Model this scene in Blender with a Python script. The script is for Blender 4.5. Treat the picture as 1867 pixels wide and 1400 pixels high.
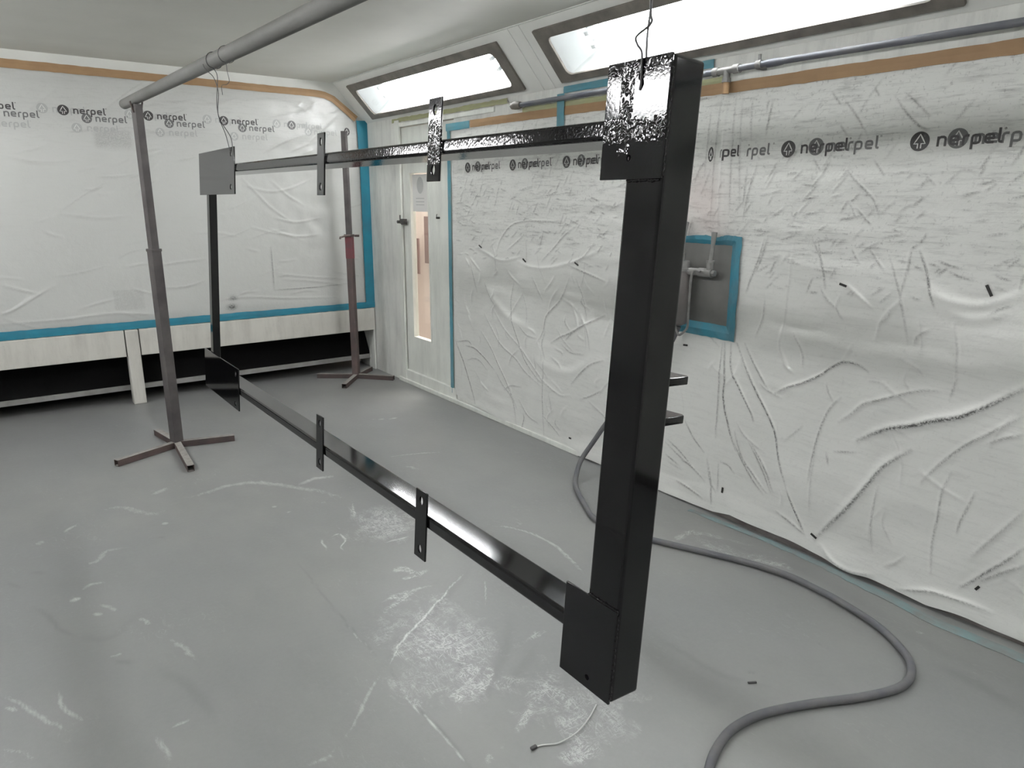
import bpy, bmesh, math, random
import numpy as np
from mathutils import Vector, Matrix, noise as mnoise

random.seed(7)
SC = bpy.context.scene
COL = SC.collection
for _o in list(bpy.data.objects):
    bpy.data.objects.remove(_o)

# ------------------------------------------------------------------ camera
YAW, PITCH, ROLL, FPX = math.radians(36.4365), math.radians(14.6354), math.radians(0.3353), 1288.9
fw = Vector((math.sin(YAW) * math.cos(PITCH), math.cos(YAW) * math.cos(PITCH), -math.sin(PITCH)))
rt = Vector((math.cos(YAW), -math.sin(YAW), 0))
up = rt.cross(fw)
r2 = rt * math.cos(ROLL) + up * math.sin(ROLL)
u2 = -rt * math.sin(ROLL) + up * math.cos(ROLL)
cd = bpy.data.cameras.new('camera')
cam = bpy.data.objects.new('camera', cd)
COL.objects.link(cam)
cd.sensor_width = 36
cd.lens = FPX / 1867 * 36
cd.clip_start = 0.05
M = Matrix((r2, u2, -fw)).transposed().to_4x4()
M.translation = Vector((0, 0, 1.5))
cam.matrix_world = M
SC.camera = cam

# ------------------------------------------------------------------ world / exposure
w = bpy.data.worlds.new('world')
SC.world = w
w.use_nodes = True
w.node_tree.nodes['Background'].inputs[0].default_value = (0.8, 0.85, 0.9, 1)
w.node_tree.nodes['Background'].inputs[1].default_value = 0.05
SC.view_settings.view_transform = 'Standard'
SC.view_settings.look = 'None'
SC.view_settings.gamma = 1
SC.view_settings.use_curve_mapping = False
SC.view_settings.exposure = 0.17
TUBE_POWER = 66.0          # radiance of the fluorescent tubes in the booth's light boxes

# ------------------------------------------------------------------ room numbers (metres)
XR, XL = 2.73, -1.05       # faces of the two long walls
YB, YF = 5.78, -2.2        # end wall in view, end wall behind the camera
ZC = 2.40                  # ceiling
SLX, SLZ = 0.27, 0.29      # run and drop of the sloped light panels
ZW = ZC - SLZ              # top of the long walls


# ------------------------------------------------------------------ materials
def mat(name, color, rough=0.5, metal=0.0, spec=0.5, coat=0.0):
    m = bpy.data.materials.new(name)
    m.use_nodes = True
    b = m.node_tree.nodes['Principled BSDF']
    b.inputs['Base Color'].default_value = (*color, 1)
    b.inputs['Roughness'].default_value = rough
    b.inputs['Metallic'].default_value = metal
    b.inputs['Specular IOR Level'].default_value = spec
    b.inputs['Coat Weight'].default_value = coat
    return m


class NT:
    """small helper for wiring node trees"""
    def __init__(s, m):
        s.t = m.node_tree
        s.b = s.t.nodes['Principled BSDF']
        s.co = s.t.nodes.new('ShaderNodeTexCoord')

    def n(s, kind, **kw):
        nd = s.t.nodes.new(kind)
        for k, v in kw.items():
            setattr(nd, k, v)
        return nd

    def l(s, a, b):
        s.t.links.new(a, b)

    def mapping(s, scale=(1, 1, 1), rot=(0, 0, 0), loc=(0, 0, 0)):
        mp = s.n('ShaderNodeMapping')
        mp.inputs['Scale'].default_value = scale
        mp.inputs['Rotation'].default_value = rot
        mp.inputs['Location'].default_value = loc
        s.l(s.co.outputs['Object'], mp.inputs[0])
        return mp.outputs[0]

    def noise(s, scale, detail=3, rough=0.55, vec=None, dist=0.0):
        nd = s.n('ShaderNodeTexNoise')
        nd.inputs['Scale'].default_value = scale
        nd.inputs['Detail'].default_value = detail
        nd.inputs['Roughness'].default_value = rough
        nd.inputs['Distortion'].default_value = dist
        s.l(vec if vec is not None else s.co.outputs['Object'], nd.inputs['Vector'])
        return nd.outputs['Fac']

    def rng(s, v, a, b, c=0.0, d=1.0):
        nd = s.n('ShaderNodeMapRange')
        for i, x in zip((1, 2, 3, 4), (a, b, c, d)):
            nd.inputs[i].default_value = x
        s.l(v, nd.inputs[0])
        return nd.outputs[0]

    def math(s, op, a, b=None):
        nd = s.n('ShaderNodeMath', operation=op)
        for i, x in enumerate((a, b)):
            if x is None:
                continue
            if isinstance(x, (int, float)):
                nd.inputs[i].default_value = x
            else:
                s.l(x, nd.inputs[i])
        return nd.outputs[0]

    def mix(s, fac, a, b):
        nd = s.n('ShaderNodeMix', data_type='RGBA')
        if isinstance(fac, (int, float)):
            nd.inputs[0].default_value = fac
        else:
            s.l(fac, nd.inputs[0])
        for i, x in ((6, a), (7, b)):
            if isinstance(x, tuple):
                nd.inputs[i].default_value = (*x, 1)
            else:
                s.l(x, nd.inputs[i])
        return nd.outputs[2]

    def attr(s, name):
        nd = s.n('ShaderNodeAttribute', attribute_name=name)
        return nd.outputs['Fac']

    def bump(s, h, strength=0.3, dist=0.01, normal=None):
        nd = s.n('ShaderNodeBump')
        nd.inputs['Strength'].default_value = strength
        nd.inputs['Distance'].default_value = dist
        s.l(h, nd.inputs['Height'])
        if normal is not None:
            s.l(normal, nd.inputs['Normal'])
        return nd.outputs[0]

    def color(s, x): s.l(x, s.b.inputs['Base Color'])
    def rough(s, x): s.l(x, s.b.inputs['Roughness'])
    def normal(s, x): s.l(x, s.b.inputs['Normal'])


def noisy(name, c1, c2, scale=6, rough=0.6, bump=0.15, bscale=60, spec=0.5, lo=0.35, hi=0.65, metal=0.0, bdist=0.002):
    m = mat(name, c1, rough, metal, spec)
    t = NT(m)
    f = t.rng(t.noise(scale, 5), lo, hi)
    t.color(t.mix(f, c1, c2))
    if bump:
        t.normal(t.bump(t.noise(bscale, 3), bump, bdist))
    return m


# white masking film on the long wall: grey overspray dust, dark dust lines in the creases
def film_mat(name, base, dust, streak_axis, amount, rough=0.42):
    m = mat(name, base, rough, 0, 0.35)
    t = NT(m)
    sc = (1, 0.35, 9) if streak_axis == 'x' else (0.35, 1, 9)
    streak = t.rng(t.noise(7, 6, 0.7, t.mapping(sc)), 0.5, 0.72)
    cloud = t.rng(t.noise(1.7, 4), 0.35, 0.7)
    speck = t.rng(t.noise(70, 3, 0.65), 0.58, 0.70)
    sep = t.n('ShaderNodeSeparateXYZ')
    t.l(t.co.outputs['Object'], sep.inputs[0])
    zone = t.rng(sep.outputs[2], 1.15, 1.32)
    # the film's folded-out upper half has taken more dust than the lower half
    g = t.math('MULTIPLY', t.math('ADD', t.math('MULTIPLY', streak, 0.75), t.math('MULTIPLY', speck, 0.45)),
               t.rng(zone, 0, 1, 0.25, 1.0))
    g = t.math('MULTIPLY', t.math('MULTIPLY', g, t.rng(cloud, 0, 1, 0.5, 1.0)), amount)
    d = t.attr('dust')
    grain = t.rng(t.noise(110, 3, 0.7), 0.36, 0.58, 0.30, 1.25)
    dl = t.math('MULTIPLY', t.math('MULTIPLY', d, 1.15), grain)
    tot = t.math('MINIMUM', t.math('ADD', g, dl), 1.0)
    c = t.mix(t.rng(cloud, 0, 1, 0, 0.35), base, tuple(x * 0.9 for x in base))
    c = t.mix(tot, c, dust)
    p = t.attr('pink')
    c = t.mix(t.math('MULTIPLY', p, 0.32), c, (0.60, 0.42, 0.40))
    t.color(c)
    b1 = t.bump(t.noise(14, 4, 0.6, t.mapping((1, 1, 1))), 0.35, 0.006)
    b2 = t.bump(t.noise(120, 2), 0.12, 0.002, b1)
    t.normal(b2)
    return m


def gloss_black(name, bump=0.0, scale=90, zones=()):
    m = mat(name, (0.0035, 0.0035, 0.004), 0.07, 0, 0.5)
    t = NT(m)
    h = t.noise(420, 2)
    n1 = t.bump(h, 0.018, 0.0005)
    if bump:
        # lumps, runs and trapped grit, only where the paint ran (zones in the frame's own coordinates)
        v = t.n('ShaderNodeTexVoronoi', feature='SMOOTH_F1')
        v.inputs['Scale'].default_value = scale
        t.l(t.mapping((1, 1, 0.8)), v.inputs['Vector'])
        sep = t.n('ShaderNodeSeparateXYZ')
        t.l(t.co.outputs['Object'], sep.inputs[0])
        mask = None
        for ax, c0, wd in zones:
            g = t.rng(t.math('ABSOLUTE', t.math('SUBTRACT', sep.outputs[ax], c0)), wd * 0.5, wd, 1.0, 0.0)
            mask = g if mask is None else t.math('MAXIMUM', mask, g)
        if zones:
            mask = t.math('MULTIPLY', mask, t.rng(sep.outputs[2], 0.955, 0.985))
        patch = t.rng(t.noise(55, 3), 0.40, 0.55, 0.25, 1.0)
        hh = t.rng(v.outputs['Distance'], 0.0, 0.6, 1, 0)
        hh = t.math('MULTIPLY', hh, patch)
        hh = t.math('MULTIPLY', hh, mask) if mask is not None else hh
        n1 = t.bump(hh, bump, 0.0022, n1)
        n1 = t.bump(t.noise(170, 2), 0.10, 0.0008, n1)
    t.normal(n1)
    return m


def streaky(name, base, dirt, amount):
    m = mat(name, base, 0.5, 0, 0.35)
    t = NT(m)
    a = t.rng(t.noise(9, 6, 0.7, t.mapping((1.5, 1.5, 0.22))), 0.45, 0.75)
    b_ = t.rng(t.noise(1.6, 4, 0.6), 0.42, 0.68)
    c_ = t.rng(t.noise(60, 3, 0.7), 0.60, 0.72)
    f = t.math('ADD', t.math('MULTIPLY', t.math('ADD', t.math('MULTIPLY', a, 0.7), t.math('MULTIPLY', b_, 0.6)), amount), t.math('MULTIPLY', c_, 0.12))
    t.color(t.mix(t.math('MINIMUM', f, 1.0), base, dirt))
    t.normal(t.bump(t.noise(40, 4), 0.2, 0.002))
    return m


M_wall = streaky('old_white_paint', (0.80, 0.81, 0.77), (0.30, 0.31, 0.30), 0.50)
M_ceil = noisy('ceiling_paint', (0.76, 0.76, 0.71), (0.71, 0.71, 0.66), 2.2, 0.6, 0.12, 30, 0.3)
M_slope = noisy('slope_paint', (0.82, 0.83, 0.79), (0.74, 0.75, 0.71), 3, 0.5, 0.1, 40, 0.35)
M_film = film_mat('masking_film_long_wall', (0.75, 0.76, 0.73), (0.085, 0.085, 0.083), 'y', 0.8)
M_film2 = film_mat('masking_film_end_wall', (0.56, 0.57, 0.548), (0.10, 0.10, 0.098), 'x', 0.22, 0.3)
M_brown = noisy('brown_paper_tape', (0.36, 0.228, 0.115), (0.31, 0.19, 0.095), 9, 0.6, 0.1, 90)
M_teal = noisy('teal_masking_tape', (0.014, 0.215, 0.31), (0.025, 0.165, 0.235), 6, 0.55, 0.15, 60)
M_teal2 = noisy('dusty_teal_tape', (0.08, 0.27, 0.34), (0.14, 0.28, 0.32), 8, 0.65, 0.15, 60)
M_teal3 = noisy('worn_floor_tape', (0.20, 0.28, 0.285), (0.21, 0.225, 0.222), 9, 0.7, 0.15, 60, 0.3, 0.4, 0.62)
M_yellow = noisy('yellow_green_tape', (0.36, 0.38, 0.20), (0.33, 0.33, 0.20), 8, 0.6, 0.1, 60)
M_frame = noisy('light_frame_grey', (0.13, 0.12, 0.105), (0.20, 0.185, 0.16), 12, 0.55, 0.2, 80)
M_trough = mat('reflector_white', (0.60, 0.63, 0.63), 0.4)
M_black = gloss_black('gloss_black_paint')
M_blackrun = gloss_black('gloss_black_paint_with_runs', 0.9, 190, ((2, 1.1088 - 0.108, 0.022), (1, 0.088, 0.016), (2, 1.1088 - 0.012, 0.010)))
M_blacktab = gloss_black('gloss_black_paint_lumpy', 0.9, 220, ((2, 1.020, 0.055),))
M_blackpeel = gloss_black('gloss_black_orange_peel', 0.05, 200)
M_wall2 = noisy('dimmed_left_wall', (0.46, 0.46, 0.44), (0.36, 0.36, 0.34), 5, 0.6, 0.2, 40)  # unseen wall, tone darkened so the black frame reflects less
M_hollow = mat('hollow_dark', (0.01, 0.01, 0.01), 0.8)
M_pipe = noisy('oversprayed_steel', (0.15, 0.15, 0.14), (0.20, 0.20, 0.19), 3, 0.65, 0.25, 160, 0.4, 0.35, 0.7)
M_rust = noisy('rusty_brown_steel', (0.100, 0.070, 0.064), (0.070, 0.056, 0.054), 10, 0.65, 0.25, 120, 0.4)
_t = NT(M_rust)
_geo = _t.n('ShaderNodeNewGeometry')
_sp = _t.n('ShaderNodeSeparateXYZ')
_t.l(_geo.outputs['Normal'], _sp.inputs[0])
_old = _t.b.inputs['Base Color'].links[0].from_socket
_t.color(_t.mix(_t.math('MULTIPLY', _t.rng(_sp.outputs[2], 0.75, 0.97), _t.rng(_t.noise(30, 4), 0.3, 0.55, 0.6, 1.0)), _old, (0.27, 0.26, 0.24)))   # settled dust
M_stand = noisy('grey_brown_steel', (0.055, 0.048, 0.050), (0.095, 0.088, 0.084), 7, 0.6, 0.25, 120, 0.4)
M_red = noisy('red_painted_steel', (0.17, 0.03, 0.04), (0.10, 0.04, 0.045), 14, 0.5, 0.2, 120, 0.4)
M_dust = noisy('dusty_top_steel', (0.30, 0.29, 0.27), (0.22, 0.21, 0.20), 12, 0.8, 0.2, 120, 0.3)
M_wire = mat('binding_wire', (0.06, 0.06, 0.06), 0.5, 0.2)
M_plaster = streaky('crusted_white_paint', (0.62, 0.61, 0.56), (0.24, 0.225, 0.21), 0.42)
M_filter = mat('black_filter', (0.006, 0.006, 0.006), 0.9, 0, 0.1)
M_rail = noisy('grey_rail', (0.30, 0.30, 0.29), (0.22, 0.22, 0.21), 9, 0.7, 0.1, 60)
M_door = streaky('door_paint', (0.80, 0.82, 0.77), (0.32, 0.33, 0.31), 0.38)
M_dark = mat('dark_line', (0.03, 0.03, 0.028), 0.7)
M_grey = noisy('grey_enamel', (0.19, 0.19, 0.18), (0.15, 0.15, 0.142), 7, 0.55, 0.1, 80)
M_greyl = noisy('dusty_grey_fitting', (0.24, 0.24, 0.23), (0.17, 0.17, 0.165), 20, 0.6, 0.2, 120)
M_bowl = noisy('grey_filter_bowl', (0.21, 0.19, 0.18), (0.16, 0.15, 0.145), 7, 0.5, 0.1, 80)
M_hosem = noisy('dusty_rubber_hose', (0.115, 0.12, 0.13), (0.15, 0.15, 0.15), 12, 0.7, 0.3, 160, 0.3)
M_airpipe = noisy('blue_grey_pipe', (0.085, 0.096, 0.12), (0.16, 0.165, 0.175), 6, 0.55, 0.2, 90)
M_ink = mat('printed_ink_dark', (0.055, 0.053, 0.053), 0.5)
M_ink2 = mat('printed_ink_behind_film', (0.15, 0.15, 0.15), 0.5)
M_ink3 = mat('printed_ink_faint', (0.42, 0.43, 0.42), 0.5)
M_ink4 = mat('printed_ink_knockout', (0.68, 0.69, 0.66), 0.45)
M_paper = mat('paper_white', (0.72, 0.72, 0.70), 0.6)
M_paperg = mat('paper_grey_print', (0.48, 0.49, 0.48), 0.6)
M_pinkw = mat('pale_pink_wall', (0.72, 0.66, 0.62), 0.7)
M_brownp = mat('brown_panel', (0.20, 0.14, 0.13), 0.7)
M_tie = mat('pale_plastic_strap', (0.55, 0.56, 0.54), 0.4)
M_chip = mat('dark_chip', (0.06, 0.06, 0.06), 0.7)

M_tube = bpy.data.materials.new('fluorescent_tube')
M_tube.use_nodes = True
_b = M_tube.node_tree.nodes['Principled BSDF']
_b.inputs['Emission Color'].default_value = (1.0, 0.965, 0.995, 1)
_b.inputs['Emission Strength'].default_value = TUBE_POWER

M_glass = bpy.data.materials.new('pane_glass')
M_glass.use_nodes = True
_t = M_glass.node_tree
_t.nodes.clear()
_o = _t.nodes.new('ShaderNodeOutputMaterial')
_m = _t.nodes.new('ShaderNodeMixShader')
_a = _t.nodes.new('ShaderNodeBsdfTransparent')
_g = _t.nodes.new('ShaderNodeBsdfGlossy')
_a.inputs[0].default_value = (0.96, 0.97, 0.96, 1)
_g.inputs['Roughness'].default_value = 0.05
_m.inputs[0].default_value = 0.06
_t.links.new(_a.outputs[0], _m.inputs[1])
_t.links.new(_g.outputs[0], _m.inputs[2])
_t.links.new(_m.outputs[0], _o.inputs[0])

# painted concrete floor with scuffs
M_floor = mat('grey_painted_floor', (0.27, 0.28, 0.275), 0.5, 0, 0.6)
t = NT(M_floor)
big = t.rng(t.noise(0.9, 4, 0.5, t.mapping((1, 1, 1), loc=(3, 1, 0))), 0.35, 0.65)
mid = t.rng(t.noise(5, 5, 0.6, t.mapping((1.0, 0.6, 1), rot=(0, 0, 0.6))), 0.35, 0.7)
fine = t.rng(t.noise(60, 4, 0.7), 0.3, 0.7)
c = t.mix(big, (0.200, 0.207, 0.207), (0.232, 0.237, 0.226))
c = t.mix(t.math('MULTIPLY', mid, 0.6), c, (0.180, 0.186, 0.184))
c = t.mix(t.math('MULTIPLY', fine, 0.25), c, (0.255, 0.262, 0.255))
scr = t.noise(38, 9, 0.8, t.mapping((1.2, 0.5, 1), rot=(0, 0, 0.9)), 1.2)
scr2 = t.noise(11, 8, 0.70, t.mapping((0.6, 1.3, 1), rot=(0, 0, 0.35)), 1.6)
scr3 = t.noise(14, 8, 0.72, t.mapping((1.5, 0.45, 1), rot=(0, 0, -0.5)), 2.0)
L_ = t.attr('scuff')
F_ = t.attr('fuzz')
D_ = t.attr('dark')
solid = t.math('MULTIPLY', t.rng(t.math('ADD', L_, t.math('MULTIPLY', scr, 0.9)), 0.62, 1.15), t.rng(L_, 0.02, 0.2))
line2 = t.rng(t.math('ABSOLUTE', t.math('SUBTRACT', scr2, 0.5)), 0.003, 0.020, 1.0, 0.0)
line3 = t.rng(t.math('ABSOLUTE', t.math('SUBTRACT', scr3, 0.5)), 0.004, 0.018, 1.0, 0.0)
net = t.math('MAXIMUM', line2, line3)
patchy = t.noise(9, 5, 0.65, t.mapping((1.0, 0.7, 1), rot=(0, 0, 0.7)), 0.8)
fz = t.math('MULTIPLY', t.rng(t.math('ADD', F_, t.math('MULTIPLY', patchy, 0.9)), 0.72, 0.95), t.rng(F_, 0.03, 0.15))
fz = t.math('MULTIPLY', fz, t.math('ADD', t.math('MULTIPLY', net, 0.80), t.math('MULTIPLY', t.rng(scr, 0.45, 0.6), 0.25)))
free = t.math('MULTIPLY', t.rng(t.noise(2.2, 4), 0.5, 0.7), t.math('MULTIPLY', t.rng(scr, 0.55, 0.70), 0.40))
lt = t.math('MINIMUM', t.math('ADD', t.math('ADD', solid, fz), free), 1.0)
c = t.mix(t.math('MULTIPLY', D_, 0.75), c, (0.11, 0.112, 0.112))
c = t.mix(t.math('MULTIPLY', lt, 0.80), c, (0.56, 0.57, 0.56))
t.color(c)
t.rough(t.rng(t.math('ADD', lt, t.math('MULTIPLY', big, 0.15)), 0, 1, 0.40, 0.28))
b1 = t.bump(t.noise(180, 3), 0.12, 0.002)
t.normal(t.bump(scr2, 0.12, 0.004, b1))


# ------------------------------------------------------------------ object helpers
def tag(o, label=None, cat=None, group=None, kind=None):
    if label: o['label'] = label
    if cat: o['category'] = cat
    if group: o['group'] = group
    if kind: o['kind'] = kind
    return o


def empty(name, loc=(0, 0, 0), label=None, cat=None, group=None, kind=None, matrix=None):
    o = bpy.data.objects.new(name, None)
    COL.objects.link(o)
    if matrix is not None:
        o.matrix_world = matrix
    else:
        o.location = loc
    o.empty_display_size = 0.05
    return tag(o, label, cat, group, kind)


def mesh_obj(name, me, parent=None, local=False, smooth=False):
    """link a mesh; vertex coordinates are world ones unless local"""
    o = bpy.data.objects.new(name, me)
    COL.objects.link(o)
    if parent is not None:
        o.parent = parent
        if not local:
            mw, rt_ = Matrix.Identity(4), parent
            while rt_ is not None:
                mw = rt_.matrix_basis @ mw
                rt_ = rt_.parent
            me.transform(mw.inverted())
    if smooth:
        me.polygons.foreach_set('use_smooth', [True] * len(me.polygons))
    return o


class MB:
    def __init__(s):
        s.v, s.f, s.mi = [], [], []

    def add(s, vs, fs, mi=0):
        n = len(s.v)
        s.v += [tuple(x) for x in vs]
        s.f += [tuple(n + i for i in f) for f in fs]
        s.mi += [mi] * len(fs)

    def box(s, a, b, mi=0):
        x0, y0, z0 = a
        x1, y1, z1 = b
        vs = [(x0, y0, z0), (x1, y0, z0), (x1, y1, z0), (x0, y1, z0), (x0, y0, z1), (x1, y0, z1), (x1, y1, z1), (x0, y1, z1)]
        s.add(vs, [(0, 3, 2, 1), (4, 5, 6, 7), (0, 1, 5, 4), (1, 2, 6, 5), (2, 3, 7, 6), (3, 0, 4, 7)], mi)

    def quad(s, a, b, c, d, mi=0):
        s.add([a, b, c, d], [(0, 1, 2, 3)], mi)

    def bar(s, p, q, w, h, upv=(0, 0, 1), mi=0, hollow=0.0):
        """square bar or tube from p to q; w sideways, h along upv; hollow = wall thickness"""
        p, q, upv = Vector(p), Vector(q), Vector(upv)
        d = (q - p).normalized()
        sd = d.cross(upv).normalized()
        u = sd.cross(d).normalized()
        def ring(c, w, h):
            return [c + sd * sx * w / 2 + u * sz * h / 2 for sx, sz in ((-1, -1), (1, -1), (1, 1), (-1, 1))]
        A, B = ring(p, w, h), ring(q, w, h)
        s.add(A + B, [(0, 1, 5, 4), (1, 2, 6, 5), (2, 3, 7, 6), (3, 0, 4, 7)], mi)
        if not hollow:
            s.add(A, [(3, 2, 1, 0)], mi)
            s.add(B, [(0, 1, 2, 3)], mi)
            return
        a, b = ring(p, w - 2 * hollow, h - 2 * hollow), ring(q, w - 2 * hollow, h - 2 * hollow)
        s.add(a + b, [(4, 5, 1, 0), (5, 6, 2, 1), (6, 7, 3, 2), (7, 4, 0, 3)], mi)
        s.add(A + a, [(0, 4, 5, 1), (1, 5, 6, 2), (2, 6, 7, 3), (3, 7, 4, 0)], mi)
        s.add(B + b, [(1, 5, 4, 0), (2, 6, 5, 1), (3, 7, 6, 2), (0, 4, 7, 3)], mi)

    def tube(s, pts, r, n=14, caps=True, mi=0, hollow=0.0):
        """round tube through points; r a number or a list"""
        P = [Vector(p) for p in pts]
        R = r if isinstance(r, (list, tuple)) else [r] * len(P)
        rings = []
        prev = None
        for i, p in enumerate(P):
            d = (P[min(i + 1, len(P) - 1)] - P[max(i - 1, 0)]).normalized()
            if prev is None:
                a = Vector((0, 0, 1)) if abs(d.z) < 0.9 else Vector((1, 0, 0))
                e1 = d.cross(a).normalized()
            else:
                e1 = (prev - d * prev.dot(d)).normalized()
            prev = e1
            e2 = d.cross(e1)
            rings.append([p + (e1 * math.cos(2 * math.pi * k / n) + e2 * math.sin(2 * math.pi * k / n)) * R[i] for k in range(n)])
        vs = [v for rg in rings for v in rg]
        fs = [(i * n + k, i * n + (k + 1) % n, (i + 1) * n + (k + 1) % n, (i + 1) * n + k) for i in range(len(P) - 1) for k in range(n)]
        s.add(vs, fs, mi)
        if caps:
            if hollow:
                for rg, c, fl in ((rings[0], P[0], 1), (rings[-1], P[-1], 0)):
                    q = 1 - hollow
                    inner = [c + (v - c) * q for v in rg]
                    s.add(rg + inner, [(k, (k + 1) % n, n + (k + 1) % n, n + k) for k in range(n)], mi)
                    d = (P[1] - P[0]).normalized() if fl else (P[-2] - P[-1]).normalized()
                    deep = [v + d * min(0.12, (P[1] - P[0]).length * 0.8) for v in inner]
                    s.add(inner + deep, [(k, (k + 1) % n, n + (k + 1) % n, n + k) for k in range(n)] + [tuple(range(n, 2 * n))], mi)
            else:
                s.add(rings[0], [tuple(reversed(range(n)))], mi)
                s.add(rings[-1], [tuple(range(n))], mi)

    def build(s, name, mats, parent=None, local=False, smooth=False, bevel=0.0, segs=2):
        me = bpy.data.meshes.new(name)
        me.from_pydata(s.v, [], s.f)
        if not isinstance(mats, (list, tuple)):
            mats = [mats]
        for m in mats:
            me.materials.append(m)
        me.polygons.foreach_set('material_index', s.mi)
        bm = bmesh.new()
        bm.from_mesh(me)
        bmesh.ops.remove_doubles(bm, verts=bm.verts, dist=1e-6)
        bmesh.ops.recalc_face_normals(bm, faces=bm.faces)
        bm.to_mesh(me)
        bm.free()
        o = mesh_obj(name, me, parent, local, smooth)
        if smooth:
            md = o.modifiers.new('split', 'EDGE_SPLIT')
            md.split_angle = math.radians(38)
        if bevel:
            md = o.modifiers.new('bevel', 'BEVEL')
            md.width = bevel
            md.segments = segs
            md.limit_method = 'ANGLE'
            md.harden_normals = False
        return o


def cr(pts, k=8):
    """Catmull-Rom through points"""
    P = [Vector(p) for p in pts]
    P = [P[0] * 2 - P[1]] + P + [P[-1] * 2 - P[-2]]
    out = []
    for i in range(1, len(P) - 2):
        for j in range(k):
            u = j / k
            a, b, c, d = P[i - 1], P[i], P[i + 1], P[i + 2]
            out.append(0.5 * ((2 * b) + (c - a) * u + (2 * a - 5 * b + 4 * c - d) * u * u + (3 * b - a - 3 * c + d) * u ** 3))
    out.append(P[-2])
    return out


def holed_plate(name, outline, holes, thick, material, parent, basis, local=True, bevel=0.0):
    """flat plate with through holes. outline/holes in plane coordinates (a,b); basis maps (a,b,n) to 3-D"""
    cu = bpy.data.curves.new(name + '_outline', 'CURVE')
    cu.dimensions = '2D'
    cu.fill_mode = 'BOTH'
    cu.extrude = thick / 2
    for lp in [outline] + holes:
        sp = cu.splines.new('POLY')
        sp.points.add(len(lp) - 1)
        for i, (a, b) in enumerate(lp):
            sp.points[i].co = (a, b, 0, 1)
        sp.use_cyclic_u = True
    tmp = bpy.data.objects.new('tmp', cu)
    COL.objects.link(tmp)
    dg = bpy.context.evaluated_depsgraph_get()
    me = bpy.data.meshes.new_from_object(tmp.evaluated_get(dg))
    bpy.data.objects.remove(tmp)
    bpy.data.curves.remove(cu)
    me.name = name
    me.transform(basis)
    bm = bmesh.new()
    bm.from_mesh(me)
    bmesh.ops.remove_doubles(bm, verts=bm.verts, dist=1e-6)
    bmesh.ops.recalc_face_normals(bm, faces=bm.faces)
    bm.to_mesh(me)
    bm.free()
    me.materials.clear()
    me.materials.append(material)
    o = mesh_obj(name, me, parent, local)
    if bevel:
        md = o.modifiers.new('bevel', 'BEVEL')
        md.width = bevel
        md.segments = 2
        md.limit_method = 'ANGLE'
        md.angle_limit = math.radians(50)
    return o


def rect(a0, b0, a1, b1):
    return [(a0, b0), (a1, b0), (a1, b1), (a0, b1)]


def rrect(a0, b0, a1, b1, r, n=6):
    o = []
    for cx, cy, s0 in ((a1 - r, b1 - r, 0), (a0 + r, b1 - r, 90), (a0 + r, b0 + r, 180), (a1 - r, b0 + r, 270)):
        for k in range(n + 1):
            an = math.radians(s0 + 90 * k / n)
            o.append((cx + r * math.cos(an), cy + r * math.sin(an)))
    return o


def circ(a, b, r, n=14, sy=1.0):
    return [(a + r * math.cos(2 * math.pi * k / n), b + r * sy * math.sin(2 * math.pi * k / n)) for k in range(n)]


# ------------------------------------------------------------------ fold fields of the two masking films and marks on the floor
def field(P, lines, want):
    """P (n,2). lines: (dust, width mm, height mm, pts). want 'h' relief or 'd' dust."""
    out = np.zeros(len(P))
    for d, w, h, pts in lines:
        k = h / 1000 if want == 'h' else d
        if k == 0:
            continue
        wd = w / 1000 * 0.85 if want == 'h' else max(0.0042, w / 1000 * 0.33)
        q = np.array([tuple(v) for v in cr([(a, b, 0) for a, b in pts], 5)])[:, :2]
        m = wd * 4
        lo, hi = q.min(0) - m, q.max(0) + m
        idx = np.where((P[:, 0] > lo[0]) & (P[:, 0] < hi[0]) & (P[:, 1] > lo[1]) & (P[:, 1] < hi[1]))[0]
        if not len(idx):
            continue
        S = P[idx]
        best = np.full(len(idx), 9.0)
        tt = np.zeros(len(idx))
        ns = len(q) - 1
        for i in range(ns):
            a, b = q[i], q[i + 1]
            e = b - a
            L2 = (e @ e) + 1e-12
            u = np.clip(((S - a) @ e) / L2, 0, 1)
            dd = np.hypot(*(S - (a + u[:, None] * e)).T)
            c = dd < best
            best = np.where(c, dd, best)
            tt = np.where(c, (i + u) / ns, tt)
        taper = np.clip(np.sin(np.pi * np.clip(tt, 0.03, 0.97)), 0, 1) ** 0.5
        g = np.exp(-(best / wd) ** 2) * k * taper
        if want == 'h':
            out[idx] += g
        else:
            out[idx] = np.maximum(out[idx], g)
    return out


def vnoise(P, scale, seed):
    rs = np.random.RandomState(seed)
    T = rs.rand(64, 64)
    Q = P * scale
    i = np.floor(Q).astype(int)
    f = Q - i
    f = f * f * (3 - 2 * f)
    a = T[i[:, 0] % 64, i[:, 1] % 64]
    b = T[(i[:, 0] + 1) % 64, i[:, 1] % 64]
    c = T[i[:, 0] % 64, (i[:, 1] + 1) % 64]
    d = T[(i[:, 0] + 1) % 64, (i[:, 1] + 1) % 64]
    return (a * (1 - f[:, 0]) + b * f[:, 0]) * (1 - f[:, 1]) + (c * (1 - f[:, 0]) + d * f[:, 0]) * f[:, 1] - 0.5


def ss(x, a, b):
    u = np.clip((x - a) / (b - a), 0, 1)
    return u * u * (3 - 2 * u)

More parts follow.
